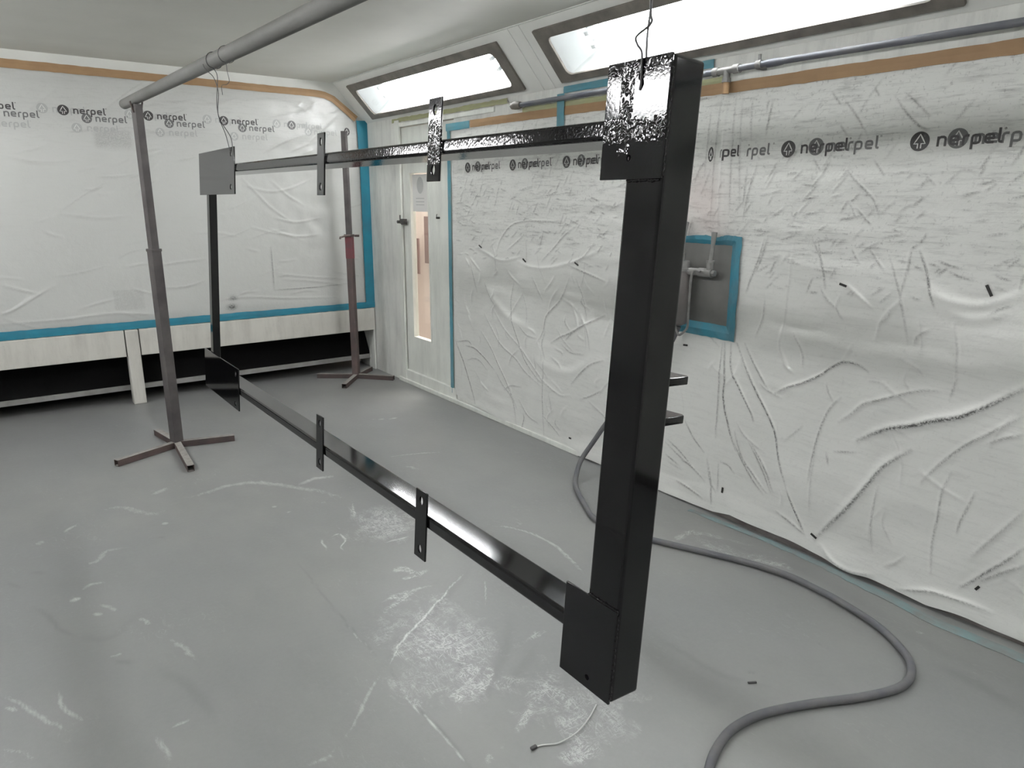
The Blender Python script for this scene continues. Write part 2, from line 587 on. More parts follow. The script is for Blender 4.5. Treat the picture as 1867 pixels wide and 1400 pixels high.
CREASES=[
(0.15,12,6,[(4.113,1.177),(3.983,1.152),(3.801,1.113),(3.59,1.152)]),
(0.15,12,6,[(3.63,1.119),(3.528,1.096),(3.353,1.097),(3.173,1.134),(3.021,1.178),(2.849,1.243)]),
(0.5,7,4,[(3.857,1.173),(3.802,1.263),(3.695,1.341),(3.553,1.369),(3.361,1.374),(3.181,1.368)]),
(0.4,6,4,[(3.737,1.186),(3.632,1.247),(3.572,1.285)]),
(0.5,6,4,[(3.392,1.136),(3.283,1.218),(3.196,1.29),(3.095,1.349)]),
(0.4,7,4,[(3.104,1.151),(3.005,1.19),(2.928,1.27)]),
(0.5,8,7,[(3.138,1.131),(3.001,1.103),(2.839,1.069)]),
(0.5,8,6,[(3.671,0.985),(3.691,0.856),(3.668,0.731),(3.624,0.634),(3.538,0.493),(3.413,0.401),(3.334,0.38)]),
(0.5,8,6,[(3.135,1.058),(3.201,0.925),(3.326,0.815),(3.362,0.712),(3.419,0.629)]),
(0.4,6,4,[(3.996,0.954),(3.938,0.867),(3.868,0.809)]),
(0.5,8,6,[(3.997,0.739),(3.915,0.656),(3.8,0.553),(3.644,0.487),(3.537,0.415),(3.372,0.359)]),
(0.6,8,6,[(4.047,0.609),(3.939,0.529),(3.845,0.422),(3.753,0.304),(3.64,0.152)]),
(0.8,7,5,[(4.399,0.482),(4.32,0.378),(4.218,0.206),(4.142,0.06)]),
(0.6,6,4,[(4.386,0.477),(4.238,0.508),(4.187,0.488)]),
(0.8,7,5,[(4.265,0.468),(4.136,0.468),(4.012,0.419),(3.892,0.365)]),
(0.4,6,4,[(4.241,0.363),(4.162,0.392),(4.086,0.391),(3.988,0.339)]),
(0.4,9,8,[(3.914,0.804),(3.755,0.666),(3.581,0.563),(3.414,0.44),(3.334,0.392),(3.18,0.344),(3.089,0.359)]),
(0.7,8,6,[(3.284,0.651),(3.193,0.702),(3.122,0.731),(2.987,0.803),(2.829,0.88)]),
(0.5,6,4,[(3.156,0.684),(3.087,0.742),(2.939,0.832)]),
(0.4,6,4,[(3.191,0.66),(3.1,0.622),(2.979,0.632)]),
(0.4,6,4,[(3.338,0.543),(3.37,0.637),(3.343,0.715)]),
(0.5,7,4,[(3.347,0.528),(3.352,0.337),(3.344,0.027)]),
(0.6,7,5,[(3.083,0.433),(2.991,0.524),(2.91,0.586),(2.815,0.627)]),
(0.5,7,4,[(3.001,0.355),(2.901,0.402),(2.806,0.458)]),
(0.4,6,4,[(3.776,0.244),(3.708,0.286),(3.588,0.305)]),
(0.4,6,4,[(3.619,0.211),(3.511,0.129),(3.406,0.103)]),
(0.5,6,4,[(3.564,0.129),(3.553,0.092),(3.583,-0.012)]),
(0.5,6,4,[(3.348,0.17),(3.268,0.126),(3.189,0.07)]),
(0.3,7,5,[(3.487,1.039),(3.427,0.972),(3.377,0.905)]),
(0.3,7,5,[(3.083,1.063),(3.011,0.958),(2.972,0.839)]),
(0.0,35,12,[(3.436,0.512),(3.241,0.487),(3.06,0.516),(2.911,0.609)]),
(0.0,35,12,[(3.984,0.929),(3.756,0.771),(3.542,0.71)]),
(0.4,6,4,[(3.869,0.349),(3.799,0.28),(3.685,0.196),(3.628,0.031)]),
(0.4,6,4,[(3.604,0.714),(3.52,0.663),(3.419,0.654)]),
(0.4,5,3,[(4.177,1.073),(4.128,0.982),(4.093,0.878)]),
(0.2,5,2,[(3.551,1.262),(3.548,1.094)]),
(0.5,8,5,[(1.859,1.341),(1.881,1.254),(1.914,1.159),(1.93,1.102)]),
(0.5,7,4,[(1.633,1.347),(1.588,1.274),(1.566,1.208),(1.555,1.159)]),
(0.7,9,6,[(1.212,1.33),(1.181,1.265),(1.154,1.184),(1.133,1.134)]),
(0.3,7,4,[(1.246,1.313),(1.246,1.229),(1.251,1.158),(1.226,1.067),(1.204,0.991)]),
(0.3,7,4,[(1.318,1.308),(1.279,1.226),(1.244,1.136),(1.229,1.083)]),
(0.4,7,4,[(1.396,1.327),(1.358,1.282),(1.33,1.253)]),
(0.1,22,14,[(1.171,1.198),(1.109,1.167),(1.025,1.154),(0.95,1.17),(0.867,1.215)]),
(0.0,25,10,[(1.136,1.156),(1.046,1.115),(0.967,1.118),(0.898,1.155)]),
(0.3,6,3,[(1.466,1.323),(1.43,1.269)]),
(0.4,6,3,[(0.881,1.275),(0.884,1.22)]),
(0.8,10,8,[(1.733,0.677),(1.675,0.718),(1.609,0.751),(1.538,0.798),(1.488,0.844),(1.438,0.875),(1.377,0.874),(1.341,0.855)]),
(0.5,12,9,[(1.433,0.624),(1.385,0.668),(1.34,0.722),(1.278,0.754),(1.203,0.792),(1.131,0.825),(1.074,0.837)]),
(0.9,22,18,[(0.816,0.899),(0.863,0.859),(0.919,0.811),(0.992,0.759),(1.065,0.728),(1.141,0.687),(1.223,0.653),(1.283,0.615),(1.345,0.567)]),
(0.5,12,8,[(0.801,0.811),(0.848,0.765),(0.892,0.723),(0.951,0.667),(1.009,0.594),(1.045,0.541),(1.081,0.479)]),
(0.4,10,6,[(0.791,0.747),(0.841,0.722),(0.887,0.69)]),
(0.5,9,6,[(1.437,0.726),(1.475,0.672),(1.503,0.592),(1.519,0.494),(1.527,0.396),(1.528,0.328)]),
(0.5,8,7,[(2.032,0.855),(2.024,0.714),(2.025,0.538),(2.03,0.388)]),
(0.8,8,7,[(2.02,0.857),(1.993,0.7),(1.995,0.597),(1.958,0.471),(1.911,0.358)]),
(0.7,8,7,[(1.985,0.862),(1.962,0.747),(1.907,0.658),(1.84,0.563),(1.825,0.527)]),
(0.8,9,8,[(1.951,0.868),(1.869,0.735),(1.817,0.658),(1.766,0.591),(1.713,0.506),(1.679,0.388),(1.621,0.256)]),
(0.5,8,6,[(1.906,0.875),(1.841,0.78),(1.766,0.689)]),
(0.5,9,7,[(1.92,0.45),(1.874,0.338),(1.797,0.268),(1.724,0.21)]),
(0.5,9,7,[(1.824,0.415),(1.747,0.326),(1.693,0.231)]),
(0.5,8,5,[(2.222,0.424),(2.162,0.351),(2.091,0.294)]),
(0.5,8,5,[(2.323,0.294),(2.235,0.251),(2.119,0.173)]),
(0.5,8,5,[(2.331,0.21),(2.243,0.179)]),
(0.4,9,6,[(2.069,0.267),(2.04,0.166),(1.997,0.114)]),
(0.3,6,3,[(1.667,0.47),(1.613,0.534),(1.587,0.565)]),
(0.15,7,3,[(1.715,1.317),(1.722,1.124),(1.726,0.979),(1.731,0.848)]),
(0.3,7,4,[(1.831,1.085),(1.832,1.001),(1.855,0.912)]),
(0.0,60,14,[(1.922,0.912),(1.455,0.933),(1.131,0.925),(0.825,0.954)]),
(0.2,6,3,[(1.336,0.818),(1.271,0.823)]),
(0.3,6,3,[(1.014,0.901),(1.029,0.82)]),
(0.4,5,3,[(1.465,0.481),(1.45,0.434)]),
(0.4,5,3,[(1.435,0.495),(1.347,0.517)]),
(0.7,22,14,[(1.465,0.087),(1.413,0.172),(1.355,0.257),(1.295,0.366),(1.238,0.477),(1.193,0.532),(1.135,0.589)]),
(0.8,10,9,[(1.622,0.258),(1.568,0.168),(1.523,0.101)]),
(0.5,8,5,[(2.338,0.275),(2.242,0.229),(2.15,0.194),(2.072,0.146)]),
(0.6,8,5,[(2.244,0.093),(2.166,0.082),(2.076,0.06)]),
(0.3,8,5,[(2.31,0.175),(2.223,0.16)]),
(0.5,8,8,[(2.057,0.244),(2.03,0.15),(2.015,0.051)]),
(0.3,8,8,[(2.001,0.272),(1.986,0.124)]),
(0.6,9,7,[(1.929,0.403),(1.871,0.322),(1.81,0.254),(1.741,0.2)]),
(0.5,9,7,[(1.838,0.419),(1.765,0.326),(1.703,0.223)]),
(0.4,7,5,[(1.99,0.275),(1.943,0.27),(1.907,0.242)]),
(0.6,9,7,[(1.663,0.141),(1.582,0.115),(1.512,0.087)]),
(0.2,8,4,[(1.507,0.2),(1.516,0.352),(1.514,0.485)]),
(0.4,10,6,[(0.985,0.551),(1.005,0.46),(1.004,0.366),(1.01,0.267),(0.996,0.143)]),
(0.4,8,5,[(0.9,0.504),(0.915,0.438),(0.931,0.37),(0.935,0.33)]),
(0.7,12,9,[(0.727,0.356),(0.768,0.293),(0.819,0.224),(0.861,0.166),(0.894,0.126)]),
(0.5,10,8,[(0.717,0.293),(0.783,0.233),(0.837,0.177)]),
(0.3,8,5,[(1.237,0.411),(1.242,0.274),(1.224,0.143)]),
(0.3,12,8,[(0.748,0.486),(0.788,0.412),(0.84,0.323),(0.875,0.261)]),
(0.5,12,10,[(1.099,0.023),(1.022,0.056),(0.968,0.074),(0.873,0.079),(0.789,0.078)]),
(0.3,12,10,[(1.436,0.072),(1.368,0.027),(1.29,0.017),(1.202,0.039)]),
(0.6,6,4,[(1.88,1.901),(1.889,1.836),(1.898,1.769)]),
(0.4,5,3,[(1.9,1.903),(1.904,1.864)]),
(0.4,5,3,[(1.621,1.906),(1.581,1.859)]),
(0.4,5,3,[(1.562,1.87),(1.515,1.817),(1.459,1.741)]),
(0.4,5,3,[(1.456,1.906),(1.433,1.874)]),
(0.5,5,3,[(1.371,1.862),(1.327,1.807),(1.274,1.758),(1.243,1.744)]),
(0.4,5,3,[(1.337,1.873),(1.29,1.832),(1.244,1.789)]),
(0.4,5,3,[(1.571,1.785),(1.539,1.746)]),
(0.4,5,3,[(1.53,1.622),(1.483,1.578),(1.439,1.54),(1.402,1.503),(1.374,1.442)]),
(0.4,5,3,[(1.421,1.649),(1.376,1.594)]),
(0.3,5,3,[(1.233,1.596),(1.193,1.556)]),
(0.4,5,3,[(1.669,1.665),(1.634,1.619)]),
(0.3,5,3,[(1.5,1.502),(1.465,1.44)]),
(0.4,5,3,[(1.47,1.477),(1.403,1.416)]),
(0.4,6,3,[(1.607,1.336),(1.57,1.217)]),
(0.4,6,4,[(1.927,1.655),(1.957,1.543),(1.979,1.413)]),
(0.4,6,4,[(1.976,1.642),(1.98,1.471)]),
(0.4,6,3,[(1.241,1.331),(1.241,1.245)]),
(0.5,6,3,[(1.843,1.346),(1.867,1.258),(1.894,1.19)]),
]
BACK_CREASES=[
(0.6,5,2,[(1.86,1.121),(1.861,0.926),(1.862,0.776)]),
(0.6,5,2,[(1.862,0.776),(2.141,0.774),(2.508,0.788)]),
(0.2,9,5,[(0.076,0.926),(0.183,0.885),(0.272,0.851)]),
(0.1,10,5,[(0.026,0.739),(0.097,0.76),(0.222,0.834),(0.351,0.908)]),
(0.2,8,4,[(1.043,0.848),(1.186,0.846),(1.337,0.883)]),
(0.15,9,4,[(1.034,1.015),(1.176,1.031),(1.353,1.046)]),
(0.15,9,4,[(0.016,0.671),(0.368,0.672),(0.699,0.686),(0.966,0.655)]),
(0.2,8,4,[(1.46,0.74),(1.713,0.729),(1.961,0.702),(2.389,0.678)]),
(0.2,8,4,[(1.892,0.907),(2.112,0.87),(2.398,0.836),(2.491,0.821)]),
(0.15,8,4,[(1.939,0.855),(2.145,0.834),(2.47,0.779)]),
(0.15,9,5,[(1.681,1.64),(1.795,1.519),(1.884,1.425),(2.041,1.312)]),
(0.15,9,5,[(1.9,1.629),(2.023,1.52),(2.152,1.441)]),
(0.1,9,5,[(1.692,1.594),(1.862,1.55),(2.027,1.568),(2.236,1.651)]),
(0.15,9,5,[(1.91,1.346),(2.075,1.311),(2.285,1.342)]),
(0.15,9,5,[(1.918,1.233),(2.084,1.197),(2.276,1.209)]),
(0.1,12,5,[(1.731,2.205),(1.886,2.232),(2.108,2.219),(2.269,2.14)]),
(0.1,12,5,[(2.135,2.131),(2.239,2.199),(2.346,2.269)]),
(0.1,10,5,[(2.22,1.92),(2.366,2.053),(2.477,2.154)]),
(0.1,10,5,[(1.409,2.193),(1.536,2.175),(1.733,2.234)]),
(0.1,12,5,[(0.195,1.749),(0.39,1.718),(0.604,1.738)]),
(0.15,10,4,[(0.799,1.933),(0.955,1.969),(1.162,1.94)]),
(0.1,12,4,[(0.462,1.387),(0.678,1.358),(0.885,1.37)]),
]
FLOOR_MARKS=[
(0.42,22,0,[(-0.16,2.457),(-0.113,2.375),(-0.069,2.274),(-0.031,2.202),(0.011,2.129)]),
(0.5,18,0,[(-0.156,2.383),(-0.12,2.334)]),
(0.5,18,0,[(-0.012,2.374),(-0.009,2.3),(0.01,2.228),(0.039,2.167)]),
(0.36,26,0,[(0.197,1.994),(0.205,1.917),(0.214,1.823)]),
(0.34,20,0,[(-0.166,2.186),(-0.123,2.135),(-0.072,2.068)]),
(0.5,14,0,[(0.231,1.995),(0.261,1.996),(0.29,1.991)]),
(0.38,26,0,[(0.324,2.465),(0.355,2.381),(0.376,2.258)]),
(0.4,25,0,[(0.262,2.673),(0.29,2.585)]),
(0.4,25,0,[(0.165,2.849),(0.211,2.762)]),
(0.6,35,0,[(0.077,2.959),(0.103,2.931)]),
(0.5,30,0,[(0.13,2.794),(0.162,2.763)]),
(0.35,40,0,[(0.156,3.23),(0.197,3.235),(0.248,3.316),(0.327,3.283)]),
(0.4,30,0,[(0.118,3.006),(0.158,3.037),(0.208,3.011)]),
(0.5,40,0,[(0.489,3.47),(0.522,3.447)]),
(0.5,25,0,[(0.104,3.623),(0.162,3.691)]),
(0.3,50,0,[(-0.008,3.549),(0.035,3.594)]),
(0.3,60,0,[(0.272,3.789),(0.366,3.783),(0.473,3.614),(0.569,3.606)]),
(0.4,50,0,[(0.516,3.856),(0.622,3.92)]),
(0.4,60,0,[(0.609,3.705),(0.749,3.723),(0.878,3.755),(1.023,3.706),(1.145,3.546),(1.258,3.376),(1.323,3.194)]),
(0.5,50,0,[(1.178,3.54),(1.278,3.58),(1.403,3.549)]),
(0.6,30,0,[(0.976,3.346),(0.995,3.339)]),
(0.5,25,0,[(1.015,3.24),(1.035,3.235)]),
(0.7,12,0,[(1.048,2.878),(1.036,2.823),(1.028,2.754)]),
(0.8,10,0,[(1.088,2.863),(1.129,2.873),(1.127,2.796),(1.09,2.759),(1.078,2.682)]),
(0.35,20,0,[(0.132,2.477),(0.163,2.469),(0.183,2.469)]),
(-0.5,22,0,[(-0.047,2.975),(-0.0,2.862),(0.024,2.745),(0.069,2.665)]),
(-0.3,40,0,[(0.264,2.291),(0.314,2.189),(0.344,2.043),(0.346,1.95)]),
(-0.3,40,0,[(0.069,2.665),(0.153,2.588),(0.265,2.688)]),
(-0.6,14,0,[(0.452,3.32),(0.476,3.303)]),
(-0.4,25,0,[(-0.031,3.288),(0.011,3.236)]),
(-0.4,20,0,[(-0.12,3.247),(-0.073,3.163)]),
(-0.4,25,0,[(0.153,2.44),(0.203,2.39)]),
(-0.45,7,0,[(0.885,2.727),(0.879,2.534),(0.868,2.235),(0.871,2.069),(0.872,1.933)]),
(0.4,8,0,[(0.866,2.229),(0.866,2.044),(0.871,1.946)]),
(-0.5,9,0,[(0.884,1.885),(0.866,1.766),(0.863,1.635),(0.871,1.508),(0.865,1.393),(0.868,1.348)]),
(0.6,8,0,[(0.863,1.773),(0.859,1.638),(0.866,1.512),(0.864,1.402),(0.863,1.36)]),
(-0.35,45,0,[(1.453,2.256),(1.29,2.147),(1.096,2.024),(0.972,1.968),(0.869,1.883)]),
(0.7,8,0,[(1.431,2.252),(1.277,2.156),(1.085,2.032),(0.966,1.958),(0.88,1.876)]),
(0.38,18,0,[(0.87,1.87),(0.791,1.808),(0.728,1.744),(0.669,1.684),(0.613,1.639)]),
(0.3,30,0,[(0.613,1.639),(0.551,1.613),(0.484,1.627)]),
(0.46,330,1,[(1.222,2.344),(1.095,1.965),(1.09,1.699),(1.06,1.44)]),
(0.52,260,1,[(1.31,3.074),(1.352,2.855),(1.362,2.602)]),
(0.46,260,1,[(1.223,1.591),(1.258,1.351),(1.312,1.166)]),
(0.4,160,1,[(2.344,1.949),(2.496,1.705),(2.544,1.456)]),
(0.8,22,1,[(1.171,2.419),(1.222,2.412),(1.252,2.332)]),
(0.7,18,1,[(1.168,2.345),(1.222,2.344),(1.333,2.343)]),
(0.6,18,1,[(1.003,2.234),(1.082,2.244),(1.184,2.241),(1.315,2.22)]),
(0.6,16,1,[(1.003,2.153),(1.033,2.18),(1.138,2.221),(1.216,2.236)]),
(0.4,50,1,[(1.039,2.159),(1.086,2.125),(1.004,2.091)]),
(0.8,30,1,[(1.084,1.973),(1.083,1.916)]),
(0.6,30,1,[(1.016,1.936),(1.011,1.872),(0.968,1.876)]),
(0.5,25,1,[(1.116,1.891),(1.092,1.826),(1.032,1.791)]),
(0.5,25,1,[(1.149,1.84),(1.125,1.802)]),
(0.8,22,1,[(1.17,1.691),(1.131,1.645),(1.072,1.604),(1.042,1.592)]),
(0.8,30,1,[(0.977,1.639),(0.99,1.613),(1.027,1.649)]),
(0.8,40,1,[(1.027,1.684),(1.09,1.699),(1.112,1.733)]),
(-0.5,18,0,[(1.136,1.794),(1.037,1.7)]),
(-0.4,18,0,[(1.126,1.672),(1.042,1.626)]),
(-0.3,50,0,[(1.387,1.875),(1.258,1.733),(1.124,1.613),(1.022,1.541)]),
(-0.3,50,0,[(1.34,1.674),(1.226,1.601),(1.127,1.553)]),
(0.6,22,1,[(1.164,1.459),(1.098,1.413),(1.027,1.376)]),
(0.4,22,1,[(1.041,1.414),(0.982,1.362),(0.897,1.344)]),
(0.5,30,1,[(1.256,1.495),(1.258,1.458),(1.309,1.433)]),
(0.6,50,1,[(1.075,1.206),(1.129,1.219),(1.199,1.214)]),
(0.5,40,1,[(1.182,1.404),(1.199,1.36)]),
(0.4,30,1,[(1.296,1.706),(1.383,1.728),(1.47,1.723)]),
(0.4,30,1,[(0.874,1.703),(0.868,1.642),(0.882,1.549)]),
(0.5,10,0,[(1.461,2.152),(1.34,1.974)]),
(0.4,20,1,[(1.131,1.998),(1.191,1.986)]),
(0.5,30,1,[(1.298,3.141),(1.276,3.043),(1.237,2.912)]),
(0.5,12,0,[(1.334,3.174),(1.26,2.974)]),
(0.5,12,0,[(1.229,2.917),(1.288,2.849),(1.352,2.855)]),
(0.6,14,0,[(1.262,2.674),(1.337,2.667),(1.394,2.661)]),
(0.5,40,1,[(1.365,2.925),(1.427,2.88),(1.495,2.886)]),
(0.5,40,1,[(1.227,2.722),(1.344,2.759),(1.438,2.742)]),
(0.5,14,0,[(1.729,2.545),(1.823,2.453),(1.876,2.256),(1.853,2.093),(1.804,1.924)]),
(0.4,14,0,[(1.754,2.516),(1.822,2.449),(1.871,2.255),(1.834,2.056),(1.798,1.908)]),
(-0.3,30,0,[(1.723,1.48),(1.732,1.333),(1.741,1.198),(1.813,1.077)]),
(0.25,60,0,[(1.33,1.253),(1.337,1.19),(1.236,1.181)]),
(0.5,40,1,[(2.301,1.911),(2.474,1.926),(2.564,1.756)]),
(0.5,40,1,[(2.461,1.635),(2.538,1.519),(2.542,1.428)]),
(0.5,30,1,[(2.501,0.939),(2.524,0.901)]),
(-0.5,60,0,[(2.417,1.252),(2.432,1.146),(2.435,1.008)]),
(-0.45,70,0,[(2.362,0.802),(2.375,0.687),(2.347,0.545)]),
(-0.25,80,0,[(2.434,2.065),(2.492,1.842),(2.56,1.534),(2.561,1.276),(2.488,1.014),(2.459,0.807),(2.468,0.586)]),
(-0.7,10,0,[(1.822,1.153),(1.844,1.139)]),
(-0.6,8,0,[(2.156,1.102),(2.157,1.097)]),
(0.5,14,0,[(1.757,3.66),(1.935,3.607),(2.104,3.528)]),
(0.4,30,0,[(2.0,4.404),(2.174,4.314)]),
(0.6,10,0,[(2.119,4.333),(2.198,4.325)]),
(0.3,40,0,[(1.785,3.474),(1.837,3.346)]),
(0.6,10,0,[(2.116,4.333),(2.193,4.318)]),
(-0.55,150,0,[(-1.0,5.87),(0.5,5.87),(2.7,5.87)]),  # dusty strip under the duct, with its shade painted in
]

# ================================================================== STRUCTURE
def struct(o):
    o['kind'] = 'structure'
    return o


# floor with per-vertex scuff masks
def build_floor():
    xs = np.arange(XL - 0.1, XR + 0.05, 0.0085)
    ys = np.concatenate([np.arange(YF, 0.3, 0.1), np.arange(0.3, 4.3, 0.0085), np.arange(4.3, 6.4, 0.03)])
    X, Y = np.meshgrid(xs, ys)
    P = np.stack([X.ravel(), Y.ravel()], 1)
    nx, ny = len(xs), len(ys)
    co = np.zeros((len(P), 3), np.float32)
    co[:, :2] = P
    k = np.arange((ny - 1) * (nx - 1))
    r, c_ = k // (nx - 1), k % (nx - 1)
    a = r * nx + c_
    F = np.stack([a, a + 1, a + nx + 1, a + nx], 1)
    me = grid_mesh('floor', co, F)
    def marks(sel):
        L = [(abs(s_), w_ * (1.35 if not fz_ else 2.6), 0, p) for s_, w_, fz_, p in FLOOR_MARKS if sel(s_, fz_)]
        return field(P + np.stack([vnoise(P, 30, 3), vnoise(P, 30, 4)], 1) * 0.010, L, 'd')
    put(me, 'scuff', marks(lambda s_, f_: s_ > 0 and not f_))
    put(me, 'fuzz', marks(lambda s_, f_: s_ > 0 and f_))
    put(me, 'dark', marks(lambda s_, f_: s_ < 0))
    me.materials.append(M_floor)
    struct(mesh_obj('floor', me))


def grid_mesh(name, co, F):
    me = bpy.data.meshes.new(name)
    me.vertices.add(len(co))
    me.vertices.foreach_set('co', co.astype(np.float32).ravel())
    me.loops.add(len(F) * 4)
    me.loops.foreach_set('vertex_index', F.astype(np.int32).ravel())
    me.polygons.add(len(F))
    me.polygons.foreach_set('loop_start', np.arange(len(F), dtype=np.int32) * 4)
    me.polygons.foreach_set('loop_total', np.full(len(F), 4, dtype=np.int32))
    me.update(calc_edges=True)
    return me


def put(me, name, vals):
    a = me.attributes.new(name, 'FLOAT', 'POINT')
    a.data.foreach_set('value', vals.astype(np.float32))


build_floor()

m = MB()
m.box((XL + SLX - 0.02, YF, ZC), (XR - SLX + 0.02, YB + 0.1, ZC + 0.08))
struct(m.build('ceiling', M_ceil))

# long wall on the right with the door opening
DY0, DY1, DZ0, DZ1 = 4.40, 5.20, 0.105, 2.035
m = MB()
m.box((XR + 0.005, YF, 0), (XR + 0.12, DY0, ZW + 0.02))
m.box((XR + 0.005, DY1, 0), (XR + 0.12, YB + 0.35, ZW + 0.02))
m.box((XR + 0.005, DY0, DZ1), (XR + 0.12, DY1, ZW + 0.02))
m.box((XR + 0.005, DY0, 0), (XR + 0.12, DY1, DZ0 - 0.03))
struct(m.build('wall_right', M_wall))
m = MB()
m.box((XL - 0.12, YF, 0), (XL, YB, ZW + 0.02))
struct(m.build('wall_left', M_wall2))
m = MB()
m.box((XL - 0.1, YF - 0.1, 0), (XR + 0.1, YF, ZC))
struct(m.build('wall_front', M_wall))
# end wall above the extraction opening
m = MB()
m.box((XL, YB + 0.012, 0.40), (XR + 0.005, YB + 0.12, ZC))
struct(m.build('wall_back', M_slope))
m = MB()
m.box((XL, 6.28, -0.02), (XR + 0.1, 6.34, 0.60))
m.box((XL, YB + 0.12, 0.56), (XR + 0.1, 6.34, 0.60))
struct(m.build('wall_behind_duct', M_filter))
# white corner strip, threshold, ceiling joint
m = MB()
m.box((XR - 0.012, DY1 - 0.02, 0.0), (XR + 0.004, DY1 + 0.05, DZ1 + 0.05))
m.box((XR - 0.006, 3.9, DZ1 + 0.0), (XR + 0.004, DY1 + 0.05, DZ1 + 0.030))
struct(m.build('trim_1', M_door, bevel=0.002))
m = MB()
m.box((XR - 0.02, 3.0, 0.0), (XR + 0.004, DY1 + 0.1, 0.032))
m.box((XR - 0.008, DY0, 0.030), (XR + 0.10, DY1, 0.112))
struct(m.build('trim_2', M_door, bevel=0.003))
m = MB()
m.box((XR - 0.004, YF + 0.02, 0.0), (XR + 0.003, 3.0, 0.07))
struct(m.build('baseboard_right', noisy('dark_brown_skirting', (0.10, 0.085, 0.08), (0.16, 0.15, 0.14), 9, 0.7)))


# sloped panels that hold the light boxes: (side, list of light box y ranges)
def slope_frame(side):
    """matrix: local x = along -y/+y, local y = up the slope, local z = into the room"""
    if side == 'right':
        B = Vector((XR, 0, ZW))
        t_ = Vector((-SLX, 0, SLZ)).normalized()
        yv = Vector((0, -1, 0))
    else:
        B = Vector((XL, 0, ZW))
        t_ = Vector((SLX, 0, SLZ)).normalized()
        yv = Vector((0, 1, 0))
    n_ = yv.cross(t_)
    Mx = Matrix((yv, t_, n_)).transposed().to_4x4()
    Mx.translation = B
    return Mx


SLEN = math.hypot(SLX, SLZ)
FIX = [(3.63, 5.51), (1.26, 3.13), (-1.13, 0.76)]     # inner openings along y
S0, S1 = 0.066, 0.290


def slope(side):
    Mx = slope_frame(side)
    sg = -1 if side == 'right' else 1
    m = MB()
    def q(y0, y1, s0, s1, n0=0.0):
        m.quad(*[Mx @ Vector((sg * y, s, n0)) for y, s in ((y0, s0), (y1, s0), (y1, s1), (y0, s1))])
    a, b = S0 - 0.012, S1 + 0.012
    q(YF, YB + 0.1, -0.005, a)
    q(YF, YB + 0.1, b, SLEN + 0.01)
    edge = YB + 0.1
    for y0, y1 in FIX:
        q(y1 + 0.012, edge, a, b)
        edge = y0 - 0.012
    q(YF, edge, a, b)
    o = struct(m.build('wall_upper_' + side, M_slope))
    # thin raised joints between the panels
    if side == 'right':
        m = MB()
        for y in (3.40, 3.30):
            p0, p1 = Mx @ Vector((-y, 0.0, 0.001)), Mx @ Vector((-y, SLEN, 0.001))
            m.bar(p0, p1, 0.004, 0.003, (0, 1, 0))
        p0, p1 = Vector((XR - SLX, YF, ZC - 0.002)), Vector((XR - SLX, YB, ZC - 0.002))
        m.bar(p0, p1, 0.012, 0.005)
        struct(m.build('trim_3', M_wall))


slope('right')
slope('left')


def light_box(side, y0, y1, label, group):
    Mx = slope_frame(side)
    sg = -1 if side == 'right' else 1
    if side == 'right':
        y0, y1 = -y1, -y0
    root = empty('light_fixture', label=label, cat='light', group=group, matrix=Mx @ Matrix.Translation(((y0 + y1) / 2, S0, 0)))
    L = (y1 - y0) / 2
    H = S1 - S0
    holed_plate('light_frame', rrect(-L - 0.085, -0.040, L + 0.085, H + 0.054, 0.006, 2),
                [rrect(-L, 0, L, H, 0.035, 6)], 0.014, M_frame, root, Matrix.Translation((0, 0, 0.0075)), bevel=0.003)
    # reflector trough: open towards the room, sloping ends
    m = MB()
    D = -0.13
    o_ = [(-L - 0.012, -0.012), (L + 0.012, -0.012), (L + 0.012, H + 0.012), (-L - 0.012, H + 0.012)]
    i_ = [(-L + 0.13, 0.03), (L - 0.13, 0.03), (L - 0.13, H - 0.03), (-L + 0.13, H - 0.03)]
    vs = [(x, y, -0.001) for x, y in o_] + [(x, y, D) for x, y in i_]
    m.add(vs, [(0, 1, 5, 4), (1, 2, 6, 5), (2, 3, 7, 6), (3, 0, 4, 7), (4, 5, 6, 7)])
    m.build('reflector', M_trough, root, local=True)
    for yy in ((0.075, 0.150) if side == 'right' else (0.055, 0.112, 0.170)):  # left boxes carry a third tube, added to brighten the right wall
        m = MB()
        m.tube([(-L + 0.20, yy, D + 0.045), (L - 0.20, yy, D + 0.045)], 0.014, 12)
        tb = m.build('fluorescent_tube', M_tube, root, local=True, smooth=True)
        for e in (-1, 1):
            m = MB()
            m.box((e * (L - 0.18) - 0.02, yy - 0.012, D), (e * (L - 0.18) + 0.02, yy + 0.012, D + 0.055))
            m.build('tube_holder', M_trough, tb, local=True, bevel=0.003)
    m = MB()
    m.box((-L - 0.01, -0.01, -0.006), (L + 0.01, H + 0.01, -0.002))
    m.build('glass_pane', M_glass, root, local=True)
    return root


light_box('right', *FIX[0], 'far fluorescent light box in a grey frame above the white door', 'light boxes in the sloped panels')
light_box('right', *FIX[1], 'large near fluorescent light box in grey frame above the wall pipe', 'light boxes in the sloped panels')
light_box('right', *FIX[2], 'fluorescent light box of the right slope behind the camera', 'light boxes in the sloped panels')
for k, nm in enumerate(('farthest from the camera', 'middle one', 'behind the camera')):
    light_box('left', *FIX[k], 'fluorescent light box on the left slope, ' + nm, 'light boxes in the left slope')

